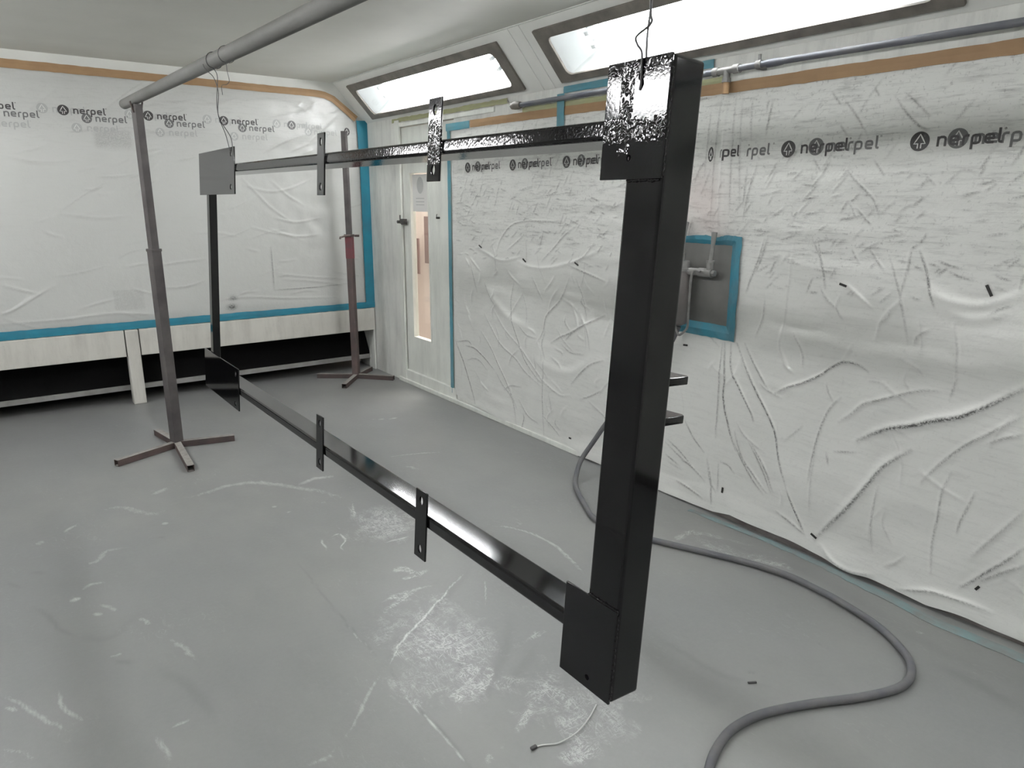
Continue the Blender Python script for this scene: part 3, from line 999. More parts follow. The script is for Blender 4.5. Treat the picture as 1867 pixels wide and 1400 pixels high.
# ------------------------------------------------------------------ door
droot = empty('door_1', (XR + 0.035, DY1, DZ0), kind='structure')
PY0, PY1, PZ0, PZ1 = 4.79, 5.06, 0.41, 1.69
holed_plate('door_leaf', rect(DY0 + 0.004, DZ0 + 0.008, DY1 - 0.006, DZ1 - 0.006), [rect(PY0, PZ0, PY1, PZ1)], 0.04,
            M_door, droot, Matrix(((0, 0, 1, XR + 0.035), (1, 0, 0, 0), (0, 1, 0, 0), (0, 0, 0, 1))), local=False, bevel=0.002)
m = MB()
for a, b in (((PY0 - 0.012, PZ0 - 0.012), (PY0, PZ1 + 0.012)), ((PY1, PZ0 - 0.012), (PY1 + 0.012, PZ1 + 0.012)),
             ((PY0, PZ0 - 0.012), (PY1, PZ0)), ((PY0, PZ1), (PY1, PZ1 + 0.012))):
    m.box((XR + 0.008, a[0], a[1]), (XR + 0.018, b[0], b[1]))
m.build('glazing_bead', M_door, droot, bevel=0.001)
m = MB()
m.box((XR + 0.030, PY0, PZ0), (XR + 0.034, PY1, PZ1))
m.build('window_pane', M_glass, droot)
m = MB()
m.box((XR + 0.026, PY0 + 0.03, 1.405), (XR + 0.0285, PY1 - 0.008, PZ1 - 0.01), 0)
m.add([(XR + 0.0255, y, z) for y, z in circ(4.93, 1.60, 0.05, 20, 1.25)], [tuple(range(20))], 1)
for z in (1.50, 1.475, 1.452):
    m.quad((XR + 0.0255, 4.87, z), (XR + 0.0255, 5.0, z), (XR + 0.0255, 5.0, z + 0.006), (XR + 0.0255, 4.87, z + 0.006), 1)
m.build('paper_notice', [M_paper, M_paperg], droot)
# latch: short square bolt housing with a turned knob
m = MB()
m.box((XR - 0.02, 5.135, 1.30), (XR + 0.016, 5.175, 1.345))
m.box((XR - 0.035, 5.10, 1.308), (XR - 0.012, 5.165, 1.336))
m.tube([(XR + 0.01, 5.185, 1.322), (XR - 0.045, 5.185, 1.322)], 0.012, 12)
m.tube([(XR - 0.02, 5.185, 1.322), (XR - 0.02, 5.185, 1.375)], 0.005, 8)
m.build('door_latch', noisy('latch_grey', (0.10, 0.095, 0.09), (0.04, 0.04, 0.04), 40, 0.5), droot, smooth=True)
m = MB()
m.tube([(XR + 0.014, 4.63, 1.365), (XR - 0.012, 4.63, 1.365)], 0.008, 10)
m.tube([(XR - 0.010, 4.63, 1.365), (XR - 0.010, 4.63, 1.385), (XR - 0.004, 4.635, 1.39)], 0.003, 8)
m.build('coat_hook', M_dark, droot, smooth=True)

# small lobby seen through the narrow door window
m = MB()
m.box((XR + 0.9, 3.6, 0.0), (XR + 0.95, 6.6, 2.2))
m.box((XR + 0.12, 6.6, 0.0), (XR + 0.95, 6.65, 2.2))
m.box((XR + 0.12, 3.55, 0.0), (XR + 0.95, 3.6, 2.2))
m.box((XR + 0.12, 3.6, -0.05), (XR + 0.95, 6.6, 0.0))
m.box((XR + 0.12, 3.6, 2.2), (XR + 0.95, 6.6, 2.25))
struct(m.build('wall_lobby', M_pinkw))
m = MB()
m.box((XR + 0.80, 6.12, 0.88), (XR + 0.815, 6.26, 1.335))  # thin flat board for a dark shape behind the door glass
tag(m.build('wall_board', M_brownp, bevel=0.004), 'dark narrow brown cupboard seen through the right half of the door window', 'board')
m = MB()
m.box((XR + 0.80, 6.38, 0.76), (XR + 0.815, 6.475, 1.115))  # second thin flat board, for the lower dark shape
tag(m.build('panel', M_brownp, bevel=0.004), 'small dark brown cabinet seen through the left half of the door window', 'panel')
ld = bpy.data.lights.new('lobby_lamp', 'AREA')
ld.energy = 42
ld.size = 0.5
ld.color = (1, 0.93, 0.88)
lo = bpy.data.objects.new('lobby_lamp', ld)
COL.objects.link(lo)
lo.location = (XR + 0.5, 5.3, 2.17)

# ================================================================== EXTRACTION DUCT ALONG THE END WALL
duct = empty('extraction_duct', (1.0, YB, 0), 'low boxed extraction opening with crusted white boards along the end wall', 'duct')
for x0, x1 in ((XL + 0.01, 0.735), (0.835, XR - 0.004)):
    m = MB()
    m.box((x0, YB - 0.022, 0.365), (x1, YB + 0.012, 0.560))
    m.build('fascia_board', M_plaster, duct, bevel=0.004)
m = MB()
m.box((0.733, YB - 0.012, 0.365), (0.837, YB + 0.010, 0.5595))
m.build('joint_gap', M_dark, duct)
m = MB()
m.box((0.742, YB - 0.03, 0.0), (0.828, YB + 0.05, 0.5605))
m.build('post', M_plaster, duct, bevel=0.006)
m = MB()
m.box((XL + 0.01, YB + 0.085, 0.088), (XR - 0.01, YB + 0.105, 0.125))
m.build('bottom_rail', M_rail, duct, bevel=0.002)
m = MB()
m.box((XR - 0.016, YB - 0.01, 0.0), (XR + 0.0, YB + 0.10, 0.365))
m.build('end_trim', M_wall, duct, bevel=0.002)
m = MB()
m.quad((XL, YB + 0.11, 0.10), (XR, YB + 0.11, 0.10), (XR, YB + 0.36, 0.56), (XL, YB + 0.36, 0.56))
m.build('filter_panel', M_filter, duct)

# ================================================================== MASKING FILM
BOX = (1.995, 2.40, 0.895, 1.315)       # cut-out round the air regulator: y0 y1 z0 z1
film_lines = CREASES + [
    (0.1, 20, 24, [(2.098, 1.99), (2.098, 1.80), (2.098, 1.55), (2.10, 1.33)]),
    (0.35, 7, 5, [(2.065, 1.95), (2.06, 1.7), (2.05, 1.45)]), (0.35, 7, 5, [(2.14, 1.95), (2.15, 1.7), (2.15, 1.4)]),
    (0.3, 6, 4, [(2.03, 1.93), (2.02, 1.7), (2.0, 1.5)]), (0.3, 6, 4, [(2.19, 1.9), (2.2, 1.6)]), (0.3, 5, 4, [(1.98, 1.92), (1.97, 1.75)])]
# fine slanting crinkles
_r = random.Random(5)
for k in range(330):
    y0 = _r.uniform(0.5, 4.35)
    z0 = _r.uniform(1.12, 1.62)
    ln = _r.uniform(0.02, 0.09)
    an = math.radians(_r.choice([_r.uniform(-18, 18), _r.uniform(110, 150)]))
    film_lines.append((_r.uniform(0.2, 0.5), 4, 2, [(y0, z0), (y0 + ln * 0.5 * math.cos(an), z0 + ln * 0.5 * math.sin(an) + _r.uniform(-.004, .004)),
                                                    (y0 + ln * math.cos(an), z0 + ln * math.sin(an))]))
for k in range(90):
    y0 = _r.uniform(0.5, 4.35)
    z0 = _r.uniform(1.4, 1.93)
    ln = _r.uniform(0.03, 0.10)
    an = math.radians(_r.uniform(112, 135))
    film_lines.append((_r.uniform(0.15, 0.4), 4, 2, [(y0, z0), (y0 + ln * 0.5 * math.cos(an), z0 + ln * 0.5 * math.sin(an)),
                                                     (y0 + ln * math.cos(an), z0 + ln * math.sin(an))]))
for k in range(110):
    y0 = _r.uniform(0.5, 4.35)
    z0 = _r.uniform(0.08, 1.1)
    ln = _r.uniform(0.06, 0.22)
    an = math.radians(_r.choice([_r.uniform(60, 80), _r.uniform(100, 135), _r.uniform(20, 45)]))
    cv = _r.uniform(-.03, .03)
    film_lines.append((_r.uniform(0.0, 0.35), 9, _r.uniform(3, 7), [(y0, z0), (y0 + ln * 0.5 * math.cos(an) + cv, z0 + ln * 0.5 * math.sin(an)),
                                                                    (y0 + ln * math.cos(an), z0 + ln * math.sin(an))]))


def film_h(P):
    y, z = P[:, 0], P[:, 1]
    h = field(P, film_lines, 'h') * 0.72
    low = 1 - ss(z, 1.15, 1.35)
    h = h + (vnoise(P, 3.1, 1) * 0.030 + vnoise(P, 7, 2) * 0.010) * (0.25 + 0.75 * low) + 0.008
    h = h + vnoise(P * np.array([0.6, 3.5]), 6, 5) * 0.004
    d = np.maximum(np.maximum(BOX[0] - y, y - BOX[1]), np.maximum(BOX[2] - z, z - BOX[3]))
    h = h * (0.25 + 0.75 * ss(d, 0.0, 0.12))
    h = h * (0.35 + 0.65 * (1 - ss(z, 1.86, 1.96))) * (1 - 0.9 * ss(y, 4.33, 4.42))
    h = h + 0.018 * (1 - ss(z, 0.0, 0.16)) * (1 - 0.7 * ss(y, 2.9, 3.4))
    return np.clip(h, 0.0015, 0.09)


def bottom_z(y):
    return np.interp(y, [0, .67, .85, .99, 1.12, 1.27, 1.36, 1.6, 1.9, 2.0, 2.2, 2.4, 3.3, 3.87, 4.15, 4.44],
                     [.016, .016, .022, .016, .024, .012, .02, .032, .034, .016, .004, .004, .016, .036, .05, .075])


def build_film():
    root = empty('masking_film', (XR, 2.2, 0), 'dusty creased white masking film hung over the long right wall', 'plastic sheet')
    ys = np.arange(0.28, 4.425, 0.0050)
    zs = np.linspace(0, 1, 390)
    Y, T_ = np.meshgrid(ys, zs)
    y = Y.ravel()
    zb = bottom_z(y) + vnoise(np.stack([y, y * 0], 1), 9, 8) * 0.012
    zb = np.maximum(zb, 0.004)
    z = zb + (1.978 - zb) * T_.ravel()
    P = np.stack([y, z], 1)
    h = film_h(P)
    d = field(P, film_lines, 'd')
    # overspray dust settled under the big sagging folds
    dust = np.clip(d, 0, 1)
    co = np.stack([XR - 0.002 - h, y, z], 1)
    nx, ny = len(ys), len(zs)
    k = np.arange((ny - 1) * (nx - 1))
    a = (k // (nx - 1)) * nx + k % (nx - 1)
    F = np.stack([a, a + nx, a + nx + 1, a + 1], 1)
    cy, cz = y[a], z[a]
    keep = ~((cy > BOX[0]) & (cy < BOX[1]) & (cz > BOX[2]) & (cz < BOX[3]))
    F = F[keep]
    me = grid_mesh('film', co, F)
    put(me, 'dust', dust)
    pk = np.exp(-((y - 2.2) / 0.13) ** 2) * ss(z, 1.25, 1.34) * (1 - ss(z, 1.5, 1.75))
    pk = pk * (0.8 + vnoise(P, 12, 6))
    put(me, 'pink', np.clip(pk, 0, 1))
    me.materials.append(M_film)
    o = mesh_obj('film', me, root)
    me.polygons.foreach_set('use_smooth', [True] * len(me.polygons))
    return root


def end_h(P):
    x, z = P[:, 0], P[:, 1]
    h = field(P, BACK_CREASES + end_extra, 'h')
    h = h + vnoise(P, 2.3, 11) * 0.012 + 0.006
    corner = ss(x, 1.7, 2.2) * ss(z, 0.9, 1.3)
    h = h + vnoise(P, 13, 12) * 0.010 * corner + vnoise(P * np.array([1, 2.2]), 6, 13) * 0.006 * corner
    h = h * (0.2 + 0.8 * (1 - ss(z, 2.2, 2.27))) * (0.2 + 0.8 * ss(z, 0.6, 0.68)) * (0.2 + 0.8 * (1 - ss(x, 2.58, 2.64)))
    return np.clip(h, 0.001, 0.05)


end_extra = []
for k in range(70):
    x0 = _r.uniform(-0.3, 2.5)
    z0 = _r.uniform(0.66, 2.2)
    ln = _r.uniform(0.08, 0.35)
    an = math.radians(_r.uniform(-25, 20) if z0 < 1.3 else _r.uniform(5, 40))
    end_extra.append((0.0 if _r.random() < 0.6 else 0.15, 8, _r.uniform(2, 5),
                      [(x0, z0), (x0 + ln * 0.5 * math.cos(an), z0 + ln * 0.5 * math.sin(an) + _r.uniform(-.015, .015)), (x0 + ln * math.cos(an), z0 + ln * math.sin(an))]))


def build_end_film():
    root = empty('masking_film', (0.8, YB, 0.6), 'smoother white masking film covering the end wall above the duct', 'plastic sheet')
    xs = np.arange(XL + 0.02, 2.665, 0.009)
    zs = np.linspace(0.60, 1, 215)
    T_ = np.linspace(0, 1, 215)
    X, TT = np.meshgrid(xs, T_)
    x = X.ravel()
    top = np.interp(x, [-2, 2.40, 2.46, 2.665], [2.305, 2.300, 2.285, 2.115])
    z = 0.600 + (top - 0.600) * TT.ravel()
    P = np.stack([x, z], 1)
    h = end_h(P)
    co = np.stack([x, YB + 0.006 - h, z], 1)
    nx, ny = len(xs), len(T_)
    k = np.arange((ny - 1) * (nx - 1))
    a = (k // (nx - 1)) * nx + k % (nx - 1)
    me = grid_mesh('film', co, np.stack([a, a + 1, a + nx + 1, a + nx], 1))
    d = field(P, BACK_CREASES + end_extra, 'd')
    # dim things taped over behind the film
    d = np.maximum(d, 0.20 * ss(x, .70, .74) * (1 - ss(x, .93, .97)) * ss(z, 1.80, 1.86) * (1 - ss(z, 1.92, 1.97)))
    d = np.maximum(d, 0.85 * np.exp(-(((x - 1.515) / 0.035) ** 2 + ((z - 0.665) / 0.022) ** 2)))
    d = np.maximum(d, 0.6 * np.exp(-(((x - 1.53) / 0.03) ** 2 + ((z - 0.735) / 0.02) ** 2)))
    d = np.maximum(d, 0.10 * (ss(x, .70, .71) * (1 - ss(x, .895, .905)) * ss(z, .70, .71) * (1 - ss(z, .845, .855))))
    put(me, 'dust', d)
    put(me, 'pink', d * 0)
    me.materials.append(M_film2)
    o = mesh_obj('film', me, root)
    me.polygons.foreach_set('use_smooth', [True] * len(me.polygons))
    return root


# ---------------- printed lettering that follows the film
N_ = [[(.1, 0), (.1, .9)], [(.1, .62), (.2, .82), (.36, .9), (.62, .9), (.78, .82), (.85, .65), (.85, 0)]]
E_ = [[(.84, .50), (.1, .50)], [(.85, .50), (.85, .68), (.78, .84), (.62, .9), (.34, .9), (.17, .84), (.1, .68), (.1, .32), (.17, .16), (.34, .1), (.82, .1)]]
R_ = [[(.1, 0), (.1, .66), (.18, .84), (.34, .9), (.56, .9)]]
P_ = [[(.1, -.45), (.1, .66), (.17, .84), (.34, .9), (.62, .9), (.78, .84), (.85, .68), (.85, .32), (.78, .16), (.62, .1), (.12, .1)]]
L_ = [[(.1, 1.42), (.1, .28), (.16, .14), (.34, .1)]]
WORD = [(N_, 1.12), (E_, 1.12), (R_, .74), (P_, 1.14), (E_, 1.12), (L_, .46)]


class Print:
    """collects flat marks in wall coordinates (a, z); a runs to the reader's right"""
    def __init__(s): s.V, s.F, s.mi, s.lv = [], [], [], []

    def poly(s, pts, mi, lv):
        n = len(s.V)
        s.V += pts
        s.lv += [lv] * len(pts)
        s.F.append(tuple(range(n, n + len(pts))))
        s.mi.append(mi)

    def stroke(s, pts, wd, mi, lv):
        P = [Vector((a, b)) for a, b in pts]
        Q = []
        for i in range(len(P) - 1):
            k = max(1, int((P[i + 1] - P[i]).length / 0.010))
            Q += [P[i].lerp(P[i + 1], j / k) for j in range(k)]
        Q.append(P[-1])
        L, R = [], []
        for i, p in enumerate(Q):
            d = (Q[min(i + 1, len(Q) - 1)] - Q[max(i - 1, 0)]).normalized()
            nn = Vector((-d.y, d.x)) * wd / 2
            e = d * (wd / 2) if i == len(Q) - 1 else (-d * (wd / 2) if i == 0 else d * 0)
            L.append(tuple(p + nn + e * 0.6)); R.append(tuple(p - nn + e * 0.6))
        for i in range(len(Q) - 1):
            s.poly([R[i], R[i + 1], L[i + 1], L[i]], mi, lv)

    def word(s, a, z, xh, mi, lv, squeeze=1.0, part=None):
        cur = 0
        for k, (G, adv) in enumerate(WORD):
            if part is None or k in part:
                for st in G:
                    s.stroke([(a + (cur + p[0]) * xh * squeeze, z + p[1] * xh) for p in st], xh * 0.262, mi, lv)
            cur += adv * 1.13
        if part is None or 5 in part:
            s.stroke([(a + (cur + .05 + .09 * math.cos(q)) * xh, z + (1.4 + .09 * math.sin(q)) * xh) for q in (0, 1.26, 2.5, 3.8, 5.0, 6.28)], xh * 0.06, mi, lv)

    def disc(s, a, z, r, mi, lv, squeeze=1.0):
        n = 28
        for k in range(n):
            t0, t1 = 2 * math.pi * k / n, 2 * math.pi * (k + 1) / n
            for q0, q1 in ((0, .5), (.5, 1)):
                pts = [(a + r * q * math.cos(t_) * squeeze, z + r * q * math.sin(t_)) for q, t_ in ((q0, t0), (q1, t0), (q1, t1), (q0, t1))]
                if q0 == 0: pts = pts[1:]
                s.poly(pts if q0 else [(a, z)] + pts[0:2], mi, lv)
        A = [(-.17, -.68), (-.17, -.24), (-.58, -.24), (0, .72), (.58, -.24), (.17, -.24), (.17, -.68)]
        s.stroke([(a + p[0] * r * squeeze, z + p[1] * r) for p in A], r * 0.13, 3, lv + 0.3)

    def build(s, name, parent, conv):
        me = bpy.data.meshes.new(name)
        V = conv(np.array(s.V), np.array(s.lv))
        me.from_pydata([tuple(v) for v in V], [], s.F)
        for mm in (M_ink, M_ink2, M_ink3, M_ink4):
            me.materials.append(mm)
        me.polygons.foreach_set('material_index', s.mi)
        me.update()
        return mesh_obj(name, me, parent)


film = build_film()
pr = Print()
ZL = 1.706
for k, y in enumerate((0.755, 1.266, 1.785, 3.18, 3.686, 4.20)):
    a = -y
    far = y > 3
    pr.disc(a + 0.123, ZL + (0.003), 0.033, 1, 0.0)
    pr.word(a + 0.145 + 0.03, ZL - 0.017, 0.0315, 1, 0.0)
    pr.disc(a, ZL, 0.033, 0, 0.4)
    pr.word(a + 0.058, ZL - 0.018, 0.0315, 0, 0.8)
# the one crumpled round the drop pipe
pr.disc(-2.172, ZL - 0.004, 0.032, 0, 0.4, 0.45)
pr.word(-2.172 - 0.01, ZL - 0.018, 0.0315, 0, 0.8, 0.8, part=(2, 3, 4, 5))
pr.word(-2.06, ZL - 0.018, 0.0315, 1, 0.0, 0.95, part=(2, 3, 4, 5))


def conv_r(P, lv):
    y = -P[:, 0]
    h = film_h(np.stack([y, P[:, 1]], 1))
    return np.stack([XR - 0.002 - h - 0.0012 - lv * 0.0006, y, P[:, 1]], 1)


pr.build('printed_lettering', film, conv_r)

# staples holding the film
for y, z, an, ln in ((4.054, 1.19, -25, .035), (3.566, 1.13, -30, .036), (3.067, 1.145, -25, .036), (2.245, 0.81, 5, .026), (1.479, 1.18, -15, .030), (0.971, 1.21, -60, .042),
                     (1.96, 0.14, 85, .028), (1.47, 0.10, -25, .030), (3.085, 0.09, 0, .02), (2.64, 0.05, 0, .02), (0.84, 0.15, 60, .02)):
    h = float(film_h(np.array([[y, z]]))[0])
    x = XR - 0.004 - h
    c_, s_ = math.cos(math.radians(an)) * ln / 2, math.sin(math.radians(an)) * ln / 2
    m = MB()
    m.bar((x - .002, y + c_, z - s_), (x - .002, y - c_, z + s_), 0.009, 0.003, (1, 0, 0))
    m.build('staple', M_dark, film)

endf = build_end_film()
pr = Print()
for x in (0.047, 0.559, 1.071, 1.583, 2.095):
    dim = 2 if x > 2 else 0
    d2 = 2 if x > 2 else 0
    pr.disc(x - 0.117, 2.058, 0.032, 2, 0.0)
    pr.word(x - 0.06, 2.04, 0.030, 2, 0.0)
    pr.disc(x + 0.131, 2.012, 0.031, 1 + (x > 2), 0.2)
    pr.word(x + 0.183, 1.996, 0.030, 1 if x < 2 else 2, 0.2)
    pr.disc(x, 2.055, 0.033, 1 if x > 2 else 0, 0.5)
    pr.word(x + 0.058, 2.038, 0.030, 2 if x > 2 else 0, 0.8)
    if x < 2:
        pr.disc(x + 0.065, 1.948, 0.031, 2, 0.0)
        pr.word(x + 0.125, 1.932, 0.030, 2, 0.0)
pr.disc(2.558, 2.032, 0.031, 0, 0.4, 0.8)
pr.disc(2.33, 1.86, 0.03, 2, 0.0, 0.8)


def conv_b(P, lv):
    h = end_h(P)
    return np.stack([P[:, 0], YB + 0.006 - h - 0.0012 - lv * 0.0006, P[:, 1]], 1)


pr.build('printed_lettering', endf, conv_b)


# ================================================================== TAPES
def wavy_tape(name, label, cat, mat_, axis, pts, wd, off, jitter=0.003, seed=1, group=None):
    """flat strip on a wall: pts centre line in wall coordinates, wd its width"""
    Q = [Vector((p[0], p[1])) for p in pts]
    R = []
    for i in range(len(Q) - 1):
        k = max(1, int((Q[i + 1] - Q[i]).length / 0.04))
        R += [Q[i].lerp(Q[i + 1], j / k) for j in range(k)]
    R.append(Q[-1])
    rr = random.Random(seed)
    vs = []
    for i, p in enumerate(R):
        d = (R[min(i + 1, len(R) - 1)] - R[max(i - 1, 0)]).normalized()
        nn = Vector((-d.y, d.x))
        e1, e2 = rr.uniform(-jitter, jitter), rr.uniform(-jitter, jitter)
        ww = wd[0] + (wd[1] - wd[0]) * i / (len(R) - 1) if isinstance(wd, tuple) else wd
        for q, lift in ((ww / 2 + e1, 0), (0, 0.0015), (-ww / 2 + e2, 0)):
            w2 = p + nn * q
            of = off + lift + rr.uniform(0, 0.0008)
            for dep in (of, of - 0.0012):
                if axis == 'x':
                    vs.append((XR - dep, w2.x, w2.y))
                elif axis == 'y':
                    vs.append((w2.x, YB - dep, w2.y))
                else:
                    vs.append((w2.x, w2.y, dep))
    fs = []
    for i in range(len(R) - 1):
        a, b = i * 6, i * 6 + 6
        for j, k in ((0, 2), (2, 4), (4, 5), (5, 3), (3, 1), (1, 0)):
            fs.append((a + j, b + j, b + k, a + k))
    fs += [(0, 2, 4, 5, 3, 1), tuple(len(vs) - 6 + q for q in (1, 3, 5, 4, 2, 0))]
    m = MB()
    m.add(vs, fs)
    return tag(m.build(name, mat_), label, cat, group)


wavy_tape('masking_tape', 'long brown paper tape along the top edge of the right wall film', 'tape', M_brown, 'x',
          [(0.28, 1.975), (1.3, 1.976), (2.07, 1.977), (3.0, 1.978), (4.17, 1.983)], 0.046, 0.009, 0.0015, 1)
wavy_tape('masking_tape', 'brown paper tape along the top edge of the end wall film', 'tape', M_brown, 'y',
          [(-1.0, 2.312), (0.3, 2.312), (2.30, 2.306), (2.38, 2.30), (2.45, 2.275), (2.64, 2.135)], (0.056, 0.050), 0.008, 0.0015, 2)
wavy_tape('masking_tape', 'bright teal tape along the bottom edge of the end wall film', 'tape', M_teal, 'y',
          [(-1.0, 0.595), (0.0, 0.594), (0.8, 0.592), (1.5, 0.593), (2.755, 0.590)], (0.060, 0.052), 0.016, 0.002, 3)
wavy_tape('masking_tape', 'wide upright teal tape in the corner beside the door wall', 'tape', M_teal, 'y',
          [(2.704, 0.615), (2.703, 1.0), (2.705, 1.7), (2.693, 2.125)], 0.104, 0.0145, 0.0012, 4)
wavy_tape('masking_tape', 'thin upright teal tape between the door and the film', 'tape', M_teal2, 'x',
          [(4.455, 0.07), (4.455, 1.0), (4.452, 1.96)], 0.040, 0.006, 0.001, 5)
wavy_tape('masking_tape', 'short level teal tape at the top corner beside the door', 'tape', M_teal2, 'x',
          [(4.18, 1.980), (4.475, 1.980)], 0.048, 0.012, 0.001, 6)
wavy_tape('masking_tape', 'yellow green tape directly under the far light box', 'tape', M_yellow, 'x',
          [(3.76, 2.088), (5.30, 2.086)], 0.030, 0.003, 0.003, 7)
wavy_tape('masking_tape', 'yellow green tape above the brown tape behind the wall pipe', 'tape', M_yellow, 'x',
          [(2.11, 2.012), (3.60, 2.014)], 0.030, 0.006, 0.003, 8)
wavy_tape('masking_tape', 'teal tape under the near light box above the wall pipe', 'tape', M_teal2, 'x',
          [(2.20, 2.088), (3.225, 2.090)], 0.036, 0.004, 0.001, 9)
wavy_tape('masking_tape', 'short upright teal tape crossing behind the wall pipe', 'tape', M_teal2, 'x',
          [(3.235, 1.885), (3.235, 2.070)], 0.062, 0.016, 0.001, 10)
wavy_tape('masking_tape', 'worn pale teal tape on the floor along the right wall', 'tape', M_teal3, 'z',
          [(2.655, 0.30), (2.640, 0.66), (2.628, 0.92), (2.650, 1.10), (2.682, 1.40), (2.690, 1.67), (2.66, 2.1)], (0.065, 0.03), 0.0013, 0.004, 11)

# ================================================================== WALL PIPE, REGULATOR, HOSE
apx = 2.692
ap = empty('air_pipe', (apx, 2.1, 2.04), 'blue grey compressed air pipe running under the near light box', 'pipe')
m = MB()
m.tube([(apx, 3.60, 2.043), (apx, 2.6, 2.041), (apx, 1.9, 2.044), (apx, 0.9, 2.040), (apx, -2.1, 2.04)], 0.0130, 16)
m.build('pipe_run', M_airpipe, ap, smooth=True)
m = MB()
m.tube([(apx, 3.575, 2.042), (apx, 3.60, 2.042), (apx, 3.63, 2.045), (apx, 3.66, 2.044), (apx, 3.675, 2.044)], [0.018, 0.023, 0.024, 0.019, 0.010], 16)
m.tube([(apx, 3.66, 2.05), (apx + 0.01, 3.71, 2.066), (apx + 0.03, 3.75, 2.085)], 0.005, 8)
m.build('end_cap', M_frame, ap, smooth=True)
m = MB()
m.tube([(apx, 2.17, 2.042), (apx, 2.145, 2.042)], 0.019, 16)
m.tube([(apx, 2.145, 2.042), (apx, 2.055, 2.043)], 0.0145, 16)
m.tube([(apx, 2.065, 2.043), (apx, 2.035, 2.043)], 0.019, 16)
m.tube([(apx, 2.10, 2.042), (apx, 2.10, 2.005)], 0.015, 16)
m.tube([(apx, 2.10, 2.012), (apx, 2.10, 1.994)], 0.019, 8)
m.build('tee_fitting', M_greyl, ap, smooth=True)
m = MB()
m.tube([(apx, 2.10, 2.0), (apx, 2.10, 1.948)], 0.0155, 14)
m.build('taped_drop_pipe', M_brown, ap, smooth=True)
m = MB()
m.tube([(apx, 1.952, 2.044), (apx, 1.928, 2.044)], 0.0175, 14)
clamp = m.build('pipe_clamp', M_greyl, ap, smooth=True)
m = MB()
m.box((apx - 0.003, 1.934, 2.055), (apx + 0.003, 1.946, 2.084))
m.build('clamp_screw', M_greyl, clamp)
m = MB()
m.box((apx, 1.93, 2.026), (XR + 0.002, 1.95, 2.040))
m.build('clamp_bracket', M_greyl, clamp)
m = MB()
m.tube([(apx, 1.90, 2.043), (apx, 1.86, 2.043), (apx, 1.83, 2.043)], [0.0165, 0.016, 0.0135], 14)
m.build('union_joint', M_airpipe, ap, smooth=True)

reg = empty('air_regulator', (XR, 2.2, 1.2), 'grey air filter regulator on a plate framed with teal tape', 'air regulator')
m = MB()
m.box((XR + 0.0, 1.98, 0.88), (XR + 0.0045, 2.42, 1.33))
m.build('backing_plate', M_grey, reg)
# tape frame: a wavy ring laid over the film edge
def ringtape():
    rr = random.Random(3)
    o_ = [(1.965, 0.872), (2.12, 0.875), (2.28, 0.872), (2.44, 0.875), (2.44, 1.1), (2.44, 1.338), (2.30, 1.335), (2.18, 1.345), (2.10, 1.338), (2.04, 1.350), (1.968, 1.345), (1.966, 1.1)]
    i_ = [(2.022, 0.935), (2.12, 0.937), (2.28, 0.935), (2.36, 0.935), (2.36, 1.1), (2.36, 1.302), (2.30, 1.305), (2.18, 1.305), (2.10, 1.303), (2.06, 1.305), (2.024, 1.303), (2.022, 1.1)]
    def up_(L):
        out = []
        for k in range(len(L)):
            a, b = L[k], L[(k + 1) % len(L)]
            out += [(a[0] + (b[0] - a[0]) * j / 6, a[1] + (b[1] - a[1]) * j / 6) for j in range(6)]
        return out
    O, I = up_(o_), up_(i_)
    vs = []
    for (a, b), (c, d) in zip(O, I):
        e = rr.uniform(-.002, .002)
        vs += [(XR - 0.0135 - rr.uniform(0, .003), a + e, b + e), (XR - 0.013 - rr.uniform(0, .003), (a + c) / 2, (b + d) / 2), (XR - 0.0015, c + e * .5, d + e * .5)]
    n = len(O)
    fs = []
    for k in range(n):
        q = (k + 1) % n
        fs += [(k * 3, q * 3, q * 3 + 1, k * 3 + 1), (k * 3 + 1, q * 3 + 1, q * 3 + 2, k * 3 + 2)]
    mm = MB()
    mm.add(vs, fs)
    o = mm.build('tape_frame', noisy('box_teal_tape', (0.035, 0.22, 0.30), (0.07, 0.19, 0.24), 12, 0.6, 0.3, 50), reg)
    md = o.modifiers.new('thickness', 'SOLIDIFY')
    md.thickness = 0.001
ringtape()
bx, by = 2.655, 2.243
m = MB()
m.tube([(bx, by, 1.178), (bx, by, 1.170), (bx, by, 0.945), (bx, by, 0.925), (bx, by, 0.915)], [0.040, 0.043, 0.043, 0.034, 0.012], 24)
m.build('filter_bowl', M_bowl, reg, smooth=True)
m = MB()
m.tube([(bx, by, 1.178), (bx, by, 1.192)], 0.047, 24)
m.tube([(bx, by, 1.192), (bx, by, 1.225)], [0.038, 0.032], 20)
m.tube([(bx, by, 1.22), (bx, by, 1.26)], 0.012, 12)
m.build('regulator_head', M_greyl, reg, smooth=True)
m = MB()
m.tube([(bx, by - 0.03, 1.178), (bx + .01, 2.15, 1.178)], 0.017, 16)
m.tube([(bx + .01, 2.15, 1.178), (bx + .01, 2.075, 1.178)], 0.0205, 16)
m.tube([(bx + .01, 2.075, 1.178), (bx + .01, 2.060, 1.178)], 0.014, 6)
m.tube([(bx + .01, 2.09, 1.185), (bx + .01, 2.09, 1.225)], 0.017, 6)
m.tube([(bx + .01, 2.09, 1.225), (bx + .01, 2.09, 1.235)], 0.020, 16)
m.build('elbow_fitting', M_greyl, reg, smooth=True)
for pts_, r_ in (([(bx + .01, 2.09, 1.23), (bx + .022, 2.093, 1.30), (bx + .032, 2.097, 1.36)], [0.009, 0.009, 0.014]),
                 ([(bx, by, 1.25), (bx + .01, by + .01, 1.32), (bx + .04, by + .02, 1.40)], 0.008)):
    m = MB()
    m.tube(pts_, r_, 12)
    m.build('supply_pipe', M_greyl, reg, smooth=True)
m = MB()
